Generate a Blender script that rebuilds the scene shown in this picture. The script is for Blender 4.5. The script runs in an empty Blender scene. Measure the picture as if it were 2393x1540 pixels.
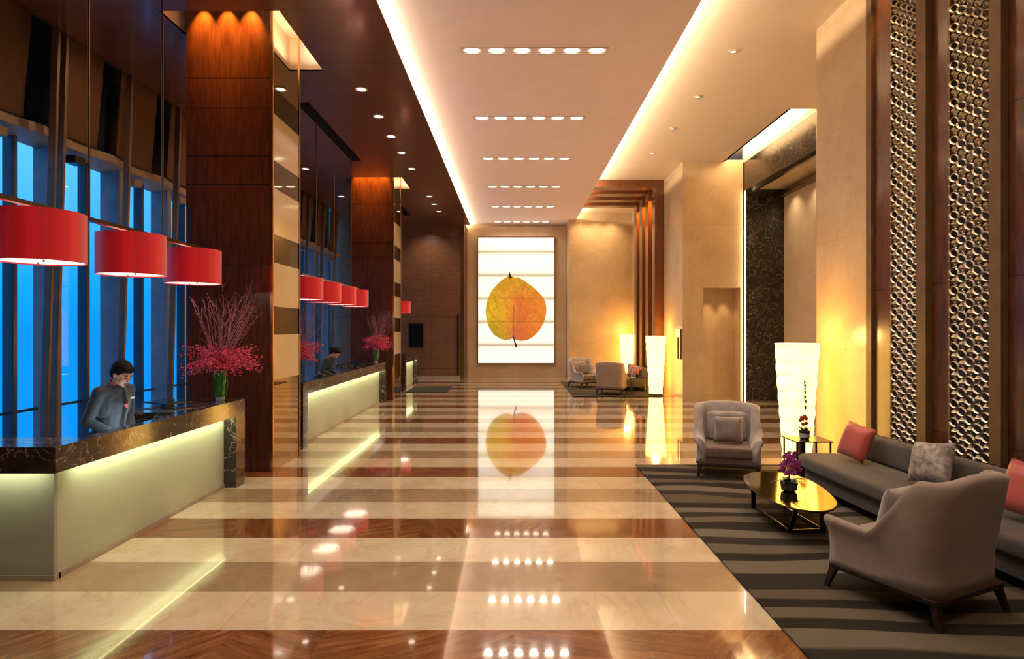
import bpy, bmesh, math, random
from mathutils import Vector, Matrix, Euler
random.seed(11)
PI = math.pi
sc = bpy.context.scene
COL = sc.collection
R = math.radians

# ------------------------------------------------------------------ materials
def nt(name):
    m = bpy.data.materials.new(name); m.use_nodes = True
    n = m.node_tree; n.nodes.clear()
    out = n.nodes.new('ShaderNodeOutputMaterial')
    b = n.nodes.new('ShaderNodeBsdfPrincipled')
    n.links.new(b.outputs[0], out.inputs[0])
    return m, n, b, out
def N(n, t, **k):
    x = n.nodes.new(t)
    for a, v in k.items():
        if a.startswith('i_'):
            x.inputs[a[2:].replace('_', ' ')].default_value = v
        else: setattr(x, a, v)
    return x
def math_(n, op, a, b=None, c=None):
    x = n.nodes.new('ShaderNodeMath'); x.operation = op
    for i, v in enumerate((a, b, c)):
        if v is None: continue
        if isinstance(v, (int, float)): x.inputs[i].default_value = v
        else: n.links.new(v, x.inputs[i])
    return x.outputs[0]
def mixc(n, fac, a, b, mode='MIX'):
    x = n.nodes.new('ShaderNodeMix'); x.data_type = 'RGBA'; x.blend_type = mode
    for i, v in ((0, fac), (6, a), (7, b)):
        if isinstance(v, (int, float)): x.inputs[i].default_value = v
        elif isinstance(v, (tuple, list)): x.inputs[i].default_value = (*v[:3], 1)
        else: n.links.new(v, x.inputs[i])
    return x.outputs[2]
def coords(n, scale=(1, 1, 1), rot=(0, 0, 0)):
    t = N(n, 'ShaderNodeTexCoord'); mp = N(n, 'ShaderNodeMapping')
    mp.inputs['Scale'].default_value = scale; mp.inputs['Rotation'].default_value = rot
    n.links.new(t.outputs['Object'], mp.inputs[0])
    return t.outputs['Object'], mp.outputs[0]
def noise(n, vec, scale, detail=3, rough=.5, dist=0.0):
    x = N(n, 'ShaderNodeTexNoise'); x.inputs['Scale'].default_value = scale
    x.inputs['Detail'].default_value = detail; x.inputs['Roughness'].default_value = rough
    x.inputs['Distortion'].default_value = dist
    n.links.new(vec, x.inputs['Vector']); return x.outputs['Fac']
def ramp(n, fac, stops, interp='LINEAR'):
    x = N(n, 'ShaderNodeValToRGB'); x.color_ramp.interpolation = interp
    e = x.color_ramp.elements
    while len(e) < len(stops): e.new(.5)
    for i, (p, c) in enumerate(stops):
        e[i].position = p; e[i].color = (*c, 1)
    n.links.new(fac, x.inputs[0]); return x.outputs[0]
def bump(n, b, h, strength=.2, dist=.01):
    x = N(n, 'ShaderNodeBump'); x.inputs['Strength'].default_value = strength
    x.inputs['Distance'].default_value = dist
    n.links.new(h, x.inputs['Height']); n.links.new(x.outputs[0], b.inputs['Normal'])
def pm(name, c1, c2=None, scale=8, stretch=(1, 1, 1), rough=.5, metal=0, bmp=0, coat=0, sheen=0, emit=None, es=0, spec=.5, trans=0, detail=3):
    m, n, b, o = nt(name)
    c2 = c2 or tuple(x * .82 for x in c1)
    _, v = coords(n, stretch)
    f = noise(n, v, scale, detail)
    c = ramp(n, f, [(.3, c2), (.7, c1)])
    n.links.new(c, b.inputs['Base Color'])
    b.inputs['Roughness'].default_value = rough; b.inputs['Metallic'].default_value = metal
    b.inputs['Coat Weight'].default_value = coat; b.inputs['Coat Roughness'].default_value = .08
    b.inputs['Sheen Weight'].default_value = sheen; b.inputs['Specular IOR Level'].default_value = spec
    b.inputs['Transmission Weight'].default_value = trans
    if bmp: bump(n, b, f, bmp)
    if emit:
        b.inputs['Emission Color'].default_value = (*emit, 1); b.inputs['Emission Strength'].default_value = es
    return m
def wood(name, c1, c2, grain=(1, 1, .12), seams=None, rough=.3, coat=.4, axis=2):
    """polished veneer; seams = (axis index, list of positions)"""
    m, n, b, o = nt(name)
    raw, v = coords(n, grain)
    f = noise(n, v, 26, 5, .6, .4)
    f2 = noise(n, raw, .9, 2)
    c = ramp(n, f, [(.3, c2), (.7, c1)])
    c = mixc(n, math_(n, 'MULTIPLY', f2, .55), c, tuple(x * .5 for x in c2))
    if seams:
        sx = N(n, 'ShaderNodeSeparateXYZ'); n.links.new(raw, sx.inputs[0])
        tot = None
        for (ax, off, per, w) in seams:
            a = sx.outputs[ax]
            if per:
                t = math_(n, 'FRACT', math_(n, 'DIVIDE', math_(n, 'SUBTRACT', a, off), per))
                k = math_(n, 'LESS_THAN', t, w / per)
            else:
                k = math_(n, 'LESS_THAN', math_(n, 'ABSOLUTE', math_(n, 'SUBTRACT', a, off)), w / 2)
            tot = k if tot is None else math_(n, 'MAXIMUM', tot, k)
        c = mixc(n, math_(n, 'MULTIPLY', tot, .75), c, (.006, .003, .002))
    n.links.new(c, b.inputs['Base Color'])
    b.inputs['Roughness'].default_value = rough
    b.inputs['Coat Weight'].default_value = coat; b.inputs['Coat Roughness'].default_value = .12
    return m
def marble(name, base, vein, base2, scale=1.2, vw=.03, rough=.12, joints=None, coat=0, vein_amt=.6):
    m, n, b, o = nt(name)
    raw, v = coords(n, (1, 1, 1), (.5, .3, .6))
    big = noise(n, v, scale, 4, .55, .6)
    f = noise(n, v, scale * 1.6, 7, .6, 1.4)
    d = math_(n, 'ABSOLUTE', math_(n, 'SUBTRACT', f, .5))
    vn = ramp(n, d, [(0, (1, 1, 1)), (vw, (0, 0, 0))])
    c = ramp(n, big, [(.3, base2), (.7, base)])
    c = mixc(n, math_(n, 'MULTIPLY', vn, vein_amt), c, vein)
    if joints:
        sx = N(n, 'ShaderNodeSeparateXYZ'); n.links.new(raw, sx.inputs[0])
        tot = None
        for (ax, off, per, w) in joints:
            t = math_(n, 'FRACT', math_(n, 'DIVIDE', math_(n, 'SUBTRACT', sx.outputs[ax], off), per))
            k = math_(n, 'LESS_THAN', t, w / per)
            tot = k if tot is None else math_(n, 'MAXIMUM', tot, k)
        c = mixc(n, math_(n, 'MULTIPLY', tot, .35), c, tuple(x * .5 for x in base2))
    n.links.new(c, b.inputs['Base Color'])
    b.inputs['Roughness'].default_value = rough
    b.inputs['Coat Weight'].default_value = coat
    return m
def emis(name, col, s):
    m, n, b, o = nt(name)
    _, v = coords(n); f = noise(n, v, 3)
    c = mixc(n, math_(n, 'MULTIPLY', f, .08), col, tuple(x * .9 for x in col))
    n.links.new(c, b.inputs['Emission Color']); b.inputs['Emission Strength'].default_value = s
    b.inputs['Base Color'].default_value = (*col, 1); b.inputs['Roughness'].default_value = .5
    return m

M = {}
# floor: bands across the hall, period 2.4 m
def floor_mat():
    m, n, b, o = nt('banded_marble_floor')
    raw, v = coords(n)
    sx = N(n, 'ShaderNodeSeparateXYZ'); n.links.new(raw, sx.inputs[0])
    X, Y = sx.outputs[0], sx.outputs[1]
    t = math_(n, 'FRACT', math_(n, 'DIVIDE', math_(n, 'SUBTRACT', Y, 3.47), 2.4))
    isb = math_(n, 'LESS_THAN', t, .2475)
    ist = math_(n, 'MULTIPLY', math_(n, 'GREATER_THAN', t, .4975), math_(n, 'LESS_THAN', t, .745))
    row = math_(n, 'FLOOR', math_(n, 'DIVIDE', math_(n, 'SUBTRACT', Y, 3.47), .6))
    # tile ids
    xb = math_(n, 'ADD', math_(n, 'DIVIDE', X, .62), math_(n, 'MULTIPLY', row, .37))
    tile = math_(n, 'FLOOR', xb)
    cb = N(n, 'ShaderNodeCombineXYZ'); n.links.new(tile, cb.inputs[0]); n.links.new(row, cb.inputs[1])
    wn = N(n, 'ShaderNodeTexWhiteNoise'); wn.noise_dimensions = '3D'; n.links.new(cb.outputs[0], wn.inputs[0])
    rnd = wn.outputs['Value']
    xc = math_(n, 'FLOOR', math_(n, 'ADD', math_(n, 'DIVIDE', X, 1.53), .28))
    cc = N(n, 'ShaderNodeCombineXYZ'); n.links.new(xc, cc.inputs[0]); n.links.new(row, cc.inputs[1])
    wc = N(n, 'ShaderNodeTexWhiteNoise'); n.links.new(cc.outputs[0], wc.inputs[0])
    # cream marble
    f1 = noise(n, v, 1.7, 6, .6, 1.0)
    f2 = noise(n, v, 1.1, 8, .62, 1.6)
    d = math_(n, 'ABSOLUTE', math_(n, 'SUBTRACT', f2, .5))
    vn = ramp(n, d, [(0, (1, 1, 1)), (.018, (0, 0, 0))])
    cream = ramp(n, f1, [(.3, (.70, .54, .33)), (.7, (.85, .72, .51))])
    cream = mixc(n, math_(n, 'MULTIPLY', vn, .35), cream, (.55, .33, .12))
    cream = mixc(n, math_(n, 'MULTIPLY', wc.outputs['Value'], .28), cream, (.55, .40, .24))
    tan = ramp(n, f1, [(.3, (.36, .24, .13)), (.7, (.47, .33, .19))])
    tan = mixc(n, math_(n, 'MULTIPLY', vn, .3), tan, (.30, .17, .07))
    # brown: streaky, grain direction changes per tile
    ang = math_(n, 'MULTIPLY', math_(n, 'SUBTRACT', rnd, .5), 2.6)
    vr = N(n, 'ShaderNodeVectorRotate'); vr.rotation_type = 'Z_AXIS'
    n.links.new(raw, vr.inputs['Vector']); n.links.new(ang, vr.inputs['Angle'])
    mp = N(n, 'ShaderNodeMapping'); mp.inputs['Scale'].default_value = (1.2, 9, 1)
    n.links.new(vr.outputs[0], mp.inputs[0])
    gb = noise(n, mp.outputs[0], 1.6, 5, .6, .9)
    brown = ramp(n, gb, [(.28, (.09, .028, .010)), (.48, (.24, .085, .028)), (.72, (.42, .19, .07))])
    brown = mixc(n, math_(n, 'MULTIPLY', rnd, .45), brown, (.17, .055, .018))
    c = mixc(n, ist, cream, tan); c = mixc(n, isb, c, brown)
    # fine joints
    jx = math_(n, 'LESS_THAN', math_(n, 'FRACT', xb), .005)
    jx = math_(n, 'MULTIPLY', jx, isb)
    jc = math_(n, 'LESS_THAN', math_(n, 'FRACT', math_(n, 'ADD', math_(n, 'DIVIDE', X, 1.53), .28)), .003)
    jy = math_(n, 'LESS_THAN', math_(n, 'FRACT', math_(n, 'DIVIDE', math_(n, 'SUBTRACT', Y, 3.47), .6)), .006)
    j = math_(n, 'MAXIMUM', math_(n, 'MAXIMUM', jx, jc), jy)
    c = mixc(n, math_(n, 'MULTIPLY', j, .4), c, (.18, .10, .05))
    n.links.new(c, b.inputs['Base Color'])
    b.inputs['Roughness'].default_value = .10
    b.inputs['Coat Weight'].default_value = .9; b.inputs['Coat Roughness'].default_value = .035
    b.inputs['Coat IOR'].default_value = 1.6
    return m
M['floor'] = floor_mat()
WD1, WD2 = (.15, .044, .018), (.065, .017, .008)
M['wood_ceiling'] = wood('dark_veneer_ceiling', (.17, .065, .034), (.10, .036, .018), (.15, 1, 1), seams=[(1, 8.06, 1.63, .015), (0, -1.76, 1.52, .012)], rough=.28)
M['wood'] = wood('mahogany_veneer', WD1, WD2, (1, 1, .12), rough=.28)
M['wood_col'] = wood('mahogany_column', WD1, WD2, (1, 1, .12), seams=[(2, 5.51, 0, .02), (2, 5.09, 0, .015), (2, 4.42, 0, .02), (2, 4.02, 0, .02), (2, 2.9, 0, .012)], rough=.26)
M['wood_wall'] = wood('mahogany_wall', (.20, .068, .018), WD2, (1, .5, .12), seams=[(2, .85, 1.65, .014)], rough=.33)
M['wood_far'] = wood('brown_wall_panel', (.27, .12, .055), (.16, .068, .03), (.15, 1, 1), seams=[(2, .4, 1.05, .012), (0, -3.3, 0, .012)], rough=.35)
M['portal'] = wood('portal_veneer', (.24, .075, .022), (.11, .03, .01), (1, 1, .12), rough=.3)
M['marble'] = marble('beige_marble', (.73, .55, .33), (.50, .33, .15), (.58, .41, .22), 1.0, .02, .30, joints=[(2, .1, 1.6, .008)], vein_amt=.4)
M['marble_end'] = marble('beige_marble_end', (.70, .53, .33), (.5, .34, .17), (.60, .43, .25), 1.0, .02, .2, joints=[(2, .1, 1.6, .008), (0, .3, 1.1, .006)], vein_amt=.3)
M['dark'] = marble('dark_marble', (.022, .016, .012), (.42, .33, .24), (.010, .007, .006), 2.2, .010, .22, coat=.0, vein_amt=.55)
M['counter_stone'] = marble('dark_counter_marble', (.050, .034, .026), (.55, .45, .36), (.018, .012, .010), 1.7, .012, .10, coat=.4, vein_amt=.75)
M['plaster'] = pm('white_plaster', (.94, .81, .82), (.91, .78, .79), 3, rough=.9)
M['plaster_r'] = pm('cream_plaster', (.85, .71, .55), (.82, .68, .52), 3, rough=.85)
M['bronze'] = pm('bronze_metal', (.30, .17, .08), (.22, .12, .05), 6, rough=.3, metal=1)
M['brass'] = pm('brass_trim', (.62, .36, .16), (.5, .28, .12), 6, rough=.25, metal=1)
M['mirror'] = pm('bronze_mirror', (.62, .50, .33), (.58, .46, .30), 1, rough=.02, metal=1)
M['cream_gloss'] = pm('cream_gloss_panel', (.72, .56, .30), (.66, .50, .26), 2, (1, 1, 1), rough=.12, coat=.8)
M['dark_mirror'] = pm('smoked_mirror', (.16, .12, .07), (.13, .10, .06), 1, rough=.03, metal=1)
M['black'] = pm('black_metal', (.012, .010, .009), rough=.3)
M['channel'] = pm('channel_black', (.004, .003, .003), rough=.9, spec=.1)
M['fin'] = pm('grey_window_fin', (.26, .26, .29), (.20, .20, .24), 4, rough=.45)
M['finblue'] = pm('blue_grey_fin', (.05, .10, .17), (.04, .08, .14), 4, rough=.25)
M['post'] = pm('bronze_post', (.26, .18, .13), (.20, .14, .10), 5, rough=.4, metal=.5)
M['blind'] = pm('brown_blind', (.13, .055, .02), (.10, .042, .015), 60, (1, 1, .2), rough=.85)
M['ledge'] = pm('beige_ledge', (.36, .27, .18), (.30, .22, .15), 5, rough=.5)
M['frost'] = pm('frosted_green_glass', (.50, .52, .36), (.44, .46, .32), 1.5, (1, .3, 1), rough=.5, coat=.12, spec=.2)
M['frostend'] = pm('frosted_grey_glass', (.34, .34, .28), (.30, .30, .24), 1.5, rough=.4, coat=.2)
M['plinth'] = pm('stone_plinth', (.40, .31, .22), rough=.4)
M['vel_grey'] = pm('grey_velvet', (.235, .19, .165), (.17, .135, .12), 9, rough=.85, sheen=.35, bmp=.08)
M['vel_taupe'] = pm('taupe_velvet', (.34, .25, .20), (.28, .20, .155), 5, rough=.9, sheen=.3, bmp=.05)
M['vel_silver'] = pm('silver_velvet', (.50, .43, .39), (.28, .23, .205), 5, rough=.8, sheen=.5, bmp=.08)
M['seat_brown'] = pm('brown_seat_fabric', (.20, .125, .095), (.15, .09, .07), 14, rough=.85, sheen=.3)
M['sofa'] = pm('charcoal_velvet', (.085, .064, .048), (.055, .042, .032), 5, rough=.8, sheen=.25)
M['coral'] = pm('coral_satin', (.56, .10, .065), (.44, .07, .045), 3, (1, 5, 1), rough=.42, sheen=.3)
M['grey_pat'] = pm('grey_brocade', (.52, .44, .38), (.10, .075, .065), 16, rough=.6, sheen=.2, detail=6)
M['grey_cush'] = pm('grey_satin_cushion', (.30, .24, .215), (.17, .13, .115), 7, rough=.55, sheen=.4)
M['darkwood'] = pm('dark_wenge', (.035, .014, .009), (.02, .008, .006), 20, (1, 1, .2), rough=.35)
M['glass_reflection'] = pm('dark_glass_wall_reflection', (.60, .44, .12), (.56, .41, .11), 1, rough=.09, metal=1)  # dark glass; the yellow wall's reflection is put into this metal colour
M['leg_bronze'] = pm('dark_bronze_leg', (.10, .07, .05), rough=.25, metal=1)
M['leaf_green'] = pm('green_leaf', (.06, .20, .03), (.02, .09, .012), 20, rough=.4)
M['leaf_dark'] = pm('dark_leaf', (.05, .12, .05), (.02, .05, .02), 20, rough=.4)
M['purple'] = pm('purple_petal', (.45, .06, .34), (.26, .02, .20), 30, rough=.6)
M['red_petal'] = pm('crimson_berry', (.85, .08, .16), (.55, .025, .07), 25, rough=.55)
M['orange_petal'] = pm('orange_petal', (.62, .13, .05), (.4, .05, .02), 30, rough=.6)
M['twig'] = pm('purple_twig', (.42, .15, .19), (.24, .07, .10), 20, rough=.7)
M['ceramic'] = pm('black_ceramic', (.03, .035, .035), rough=.15)
M['glassy_green'] = pm('green_glass_vase', (.05, .28, .05), (.02, .12, .02), 9, (1, 1, .3), rough=.06, coat=1)
M['glass_foot'] = pm('clear_vase_foot', (.40, .50, .45), rough=.05, coat=1)
M['skin'] = pm('skin', (.58, .33, .22), (.52, .28, .18), 10, rough=.5)
M['hair'] = pm('black_hair', (.010, .007, .006), (.005, .004, .003), 40, (1, 1, .2), rough=.7, spec=.15)
M['jacket'] = pm('slate_jacket', (.026, .036, .042), (.017, .024, .029), 30, rough=.75, sheen=.2)
M['jacket_dark'] = pm('black_trim', (.008, .009, .011), rough=.6)
M['pinktrim'] = pm('pink_trim', (.55, .10, .13), rough=.6)
M['white'] = pm('white_cloth', (.75, .75, .72), rough=.6)
M['rugblack'] = pm('black_mat', (.018, .013, .011), (.010, .008, .007), 40, rough=.95)
M['lens'] = emis('warm_lamp_lens', (1, .86, .62), 5.5)
M['lens_small'] = emis('warm_small_lens', (1, .80, .52), 1.6)
M['lens_hot'] = emis('amber_lamp', (1, .62, .22), 9)
M['diffuser'] = emis('pendant_diffuser', (1, .80, .66), 1.05)
M['trimwhite'] = pm('white_trim_ring', (.75, .66, .56), rough=.5)
M['screenback'] = pm('dark_screen_backing', (.018, .009, .006), rough=.5)
M['silver'] = pm('champagne_metal', (.66, .57, .47), (.48, .41, .33), 12, rough=.30, metal=1)
M['eye'] = pm('eye_dark', (.02, .012, .01), rough=.2)
M['lip'] = pm('lip', (.42, .14, .11), rough=.5)
M['gapglow'] = emis('cove_led', (1, .80, .50), 6)
M['striplight'] = emis('counter_strip', (.95, 1, .62), .45)
M['brownstrip'] = pm('brown_edge_strip', (.17, .09, .032), (.12, .06, .022), 6, rough=.55)
M['slitglow'] = emis('slit_led', (1, .80, .50), 14)
M['tv'] = pm('black_display', (.006, .007, .009), rough=.12)

def red_shade():
    m, n, b, o = nt('red_silk_shade')
    raw, v = coords(n, (1, 1, .02))
    f = noise(n, v, 9, 2)
    c = ramp(n, f, [(.3, (.42, .004, .012)), (.7, (.66, .010, .016))])
    n.links.new(c, b.inputs['Base Color'])
    b.inputs['Roughness'].default_value = .42; b.inputs['Sheen Weight'].default_value = .3
    n.links.new(c, b.inputs['Emission Color']); b.inputs['Emission Strength'].default_value = .16
    return m
M['red'] = red_shade()
def paper():
    m, n, b, o = nt('glowing_paper_shade')
    raw, v = coords(n)
    sx = N(n, 'ShaderNodeSeparateXYZ'); n.links.new(raw, sx.inputs[0])
    t = math_(n, 'FRACT', math_(n, 'DIVIDE', sx.outputs[2], .22))
    s = math_(n, 'LESS_THAN', t, .05)
    f = noise(n, v, 5, 4)
    c = ramp(n, f, [(.3, (1, .50, .075)), (.7, (1, .58, .115))])
    c = mixc(n, math_(n, 'MULTIPLY', s, .8), c, (.16, .09, .03))
    n.links.new(c, b.inputs['Emission Color']); b.inputs['Emission Strength'].default_value = 4.6
    b.inputs['Base Color'].default_value = (.8, .7, .5, 1)
    return m
M['paper'] = paper()
def rug():
    m, n, b, o = nt('striped_carpet')
    raw, v = coords(n)
    sx = N(n, 'ShaderNodeSeparateXYZ'); n.links.new(raw, sx.inputs[0])
    lowm = N(n, 'ShaderNodeMapping'); lowm.inputs['Scale'].default_value = (.35, 1.1, 1); n.links.new(raw, lowm.inputs[0])
    wob = noise(n, lowm.outputs[0], 1.1, 1)
    y = math_(n, 'ADD', sx.outputs[1], math_(n, 'MULTIPLY', sx.outputs[0], .07))
    y = math_(n, 'ADD', y, math_(n, 'MULTIPLY', wob, .75))
    k = math_(n, 'DIVIDE', y, .41)
    fr = math_(n, 'FRACT', k)
    cell = math_(n, 'FLOOR', k)
    wn = N(n, 'ShaderNodeTexWhiteNoise'); wn.noise_dimensions = '1D'; n.links.new(cell, wn.inputs['W'])
    on = ramp(n, fr, [(.0, (0, 0, 0)), (.47, (0, 0, 0)), (.53, (1, 1, 1)), (.97, (1, 1, 1))])
    light = mixc(n, wn.outputs['Value'], (.11, .080, .050), (.18, .155, .105))
    darkc = mixc(n, wn.outputs['Value'], (.012, .009, .007), (.026, .022, .015))
    c = mixc(n, on, darkc, light)
    fine = noise(n, raw, 60, 3)
    c = mixc(n, math_(n, 'MULTIPLY', fine, .4), c, (.05, .035, .022))
    n.links.new(c, b.inputs['Base Color']); b.inputs['Roughness'].default_value = .95
    b.inputs['Specular IOR Level'].default_value = .2
    bump(n, b, fine, .4, .006)
    return m
M['rug'] = rug()
def pane():
    m, n, b, o = nt('window_glass')
    tr = N(n, 'ShaderNodeBsdfTransparent'); gl = N(n, 'ShaderNodeBsdfGlossy')
    gl.inputs['Roughness'].default_value = .02
    _, v = coords(n); f = noise(n, v, .6)
    c = ramp(n, f, [(.3, (.82, .92, 1)), (.7, (.88, .96, 1))]); n.links.new(c, tr.inputs[0])
    lw = N(n, 'ShaderNodeLayerWeight'); lw.inputs[0].default_value = .3
    mx = N(n, 'ShaderNodeMixShader')
    n.links.new(math_(n, 'MULTIPLY_ADD', lw.outputs['Facing'], .18, .02), mx.inputs[0]); n.links.new(tr.outputs[0], mx.inputs[1]); n.links.new(gl.outputs[0], mx.inputs[2])
    n.links.new(mx.outputs[0], o.inputs[0])
    return m
M['pane'] = pane()
def lightbox():
    m, n, b, o = nt('backlit_panel')
    raw, v = coords(n)
    sx = N(n, 'ShaderNodeSeparateXYZ'); n.links.new(raw, sx.inputs[0])
    t = math_(n, 'FRACT', math_(n, 'DIVIDE', math_(n, 'SUBTRACT', sx.outputs[2], .36), .975))
    near = math_(n, 'ABSOLUTE', math_(n, 'SUBTRACT', t, .5))
    near = math_(n, 'SUBTRACT', .5, near)   # 0 at seam
    k = ramp(n, near, [(0, (.26, .21, .13)), (.014, (.48, .41, .28)), (.06, (.70, .62, .45)), (.14, (1, .90, .70)), (.5, (1, .93, .77))])
    n.links.new(k, b.inputs['Emission Color']); b.inputs['Emission Strength'].default_value = .78
    b.inputs['Base Color'].default_value = (.3, .27, .2, 1); b.inputs['Roughness'].default_value = .3
    return m
M['lightbox'] = lightbox()
def leafm():
    m, n, b, o = nt('autumn_leaf_print')
    raw, v = coords(n)
    sx = N(n, 'ShaderNodeSeparateXYZ'); n.links.new(raw, sx.inputs[0])
    X, Z = sx.outputs[0], sx.outputs[2]
    x = math_(n, 'DIVIDE', math_(n, 'ADD', X, 1.2), 2.6)      # 0..1 across
    z = math_(n, 'DIVIDE', math_(n, 'SUBTRACT', Z, 1.45), 2.8)  # 0..1 up
    f = noise(n, raw, 2.2, 5, .6, .6)
    nx = math_(n, 'ADD', x, math_(n, 'MULTIPLY', math_(n, 'SUBTRACT', f, .5), .45))
    base = ramp(n, nx, [(.08, (.60, .38, .012)), (.35, (.70, .33, .012)), (.55, (.66, .13, .022)), (.95, (.72, .19, .012))])
    topc = mixc(n, ramp(n, z, [(.62, (0, 0, 0)), (.92, (1, 1, 1))]), base, (.52, .27, .008))
    gl = math_(n, 'MULTIPLY', ramp(n, z, [(.08, (1, 1, 1)), (.42, (0, 0, 0))]), ramp(n, nx, [(.18, (1, 1, 1)), (.48, (0, 0, 0))]))
    c = mixc(n, gl, topc, (.26, .25, .01))
    # red centre low
    cx = math_(n, 'ABSOLUTE', math_(n, 'SUBTRACT', x, .53))
    rd = math_(n, 'MULTIPLY', ramp(n, cx, [(.02, (1, 1, 1)), (.25, (0, 0, 0))]), ramp(n, z, [(.15, (1, 1, 1)), (.62, (0, 0, 0))]))
    c = mixc(n, math_(n, 'MULTIPLY', rd, .75), c, (.50, .075, .035))
    # veins fanning up from the stem
    mot = noise(n, raw, 7, 6, .65, .8)
    c = mixc(n, ramp(n, mot, [(.42, (.5, .5, .5)), (.62, (0, 0, 0))]), c, (.30, .09, .008))
    # side veins spreading from the stem
    dxv = math_(n, 'SUBTRACT', x, .46); rad = math_(n, 'DIVIDE', math_(n, 'ABSOLUTE', dxv), math_(n, 'ADD', math_(n, 'ABSOLUTE', math_(n, 'ADD', z, .02)), .05))
    lines = math_(n, 'LESS_THAN', math_(n, 'FRACT', math_(n, 'MULTIPLY', math_(n, 'ADD', rad, math_(n, 'MULTIPLY', f, .15)), 4.0)), .10)
    c = mixc(n, math_(n, 'MULTIPLY', lines, .30), c, (.22, .04, .008))
    ax = math_(n, 'ABSOLUTE', math_(n, 'SUBTRACT', x, math_(n, 'ADD', .46, math_(n, 'MULTIPLY', math_(n, 'SUBTRACT', f, .5), .05))))
    vein = math_(n, 'MULTIPLY', math_(n, 'LESS_THAN', ax, .012), math_(n, 'LESS_THAN', z, .55))
    c = mixc(n, math_(n, 'MULTIPLY', vein, .55), c, (.28, .04, .012))
    t = math_(n, 'FRACT', math_(n, 'DIVIDE', math_(n, 'SUBTRACT', Z, .36), .975))
    near = math_(n, 'SUBTRACT', .5, math_(n, 'ABSOLUTE', math_(n, 'SUBTRACT', t, .5)))
    c = mixc(n, math_(n, 'MULTIPLY', ramp(n, near, [(0, (1, 1, 1)), (.05, (0, 0, 0))]), .5), c, (.20, .06, .008))
    n.links.new(c, b.inputs['Emission Color']); b.inputs['Emission Strength'].default_value = .84
    b.inputs['Base Color'].default_value = (.1, .05, .01, 1)
    return m
M['leaf'] = leafm()

for k_ in ('lens', 'lens_small', 'lens_hot', 'diffuser', 'leaf', 'red', 'gapglow'):
    M[k_].cycles.emission_sampling = 'NONE'
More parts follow.
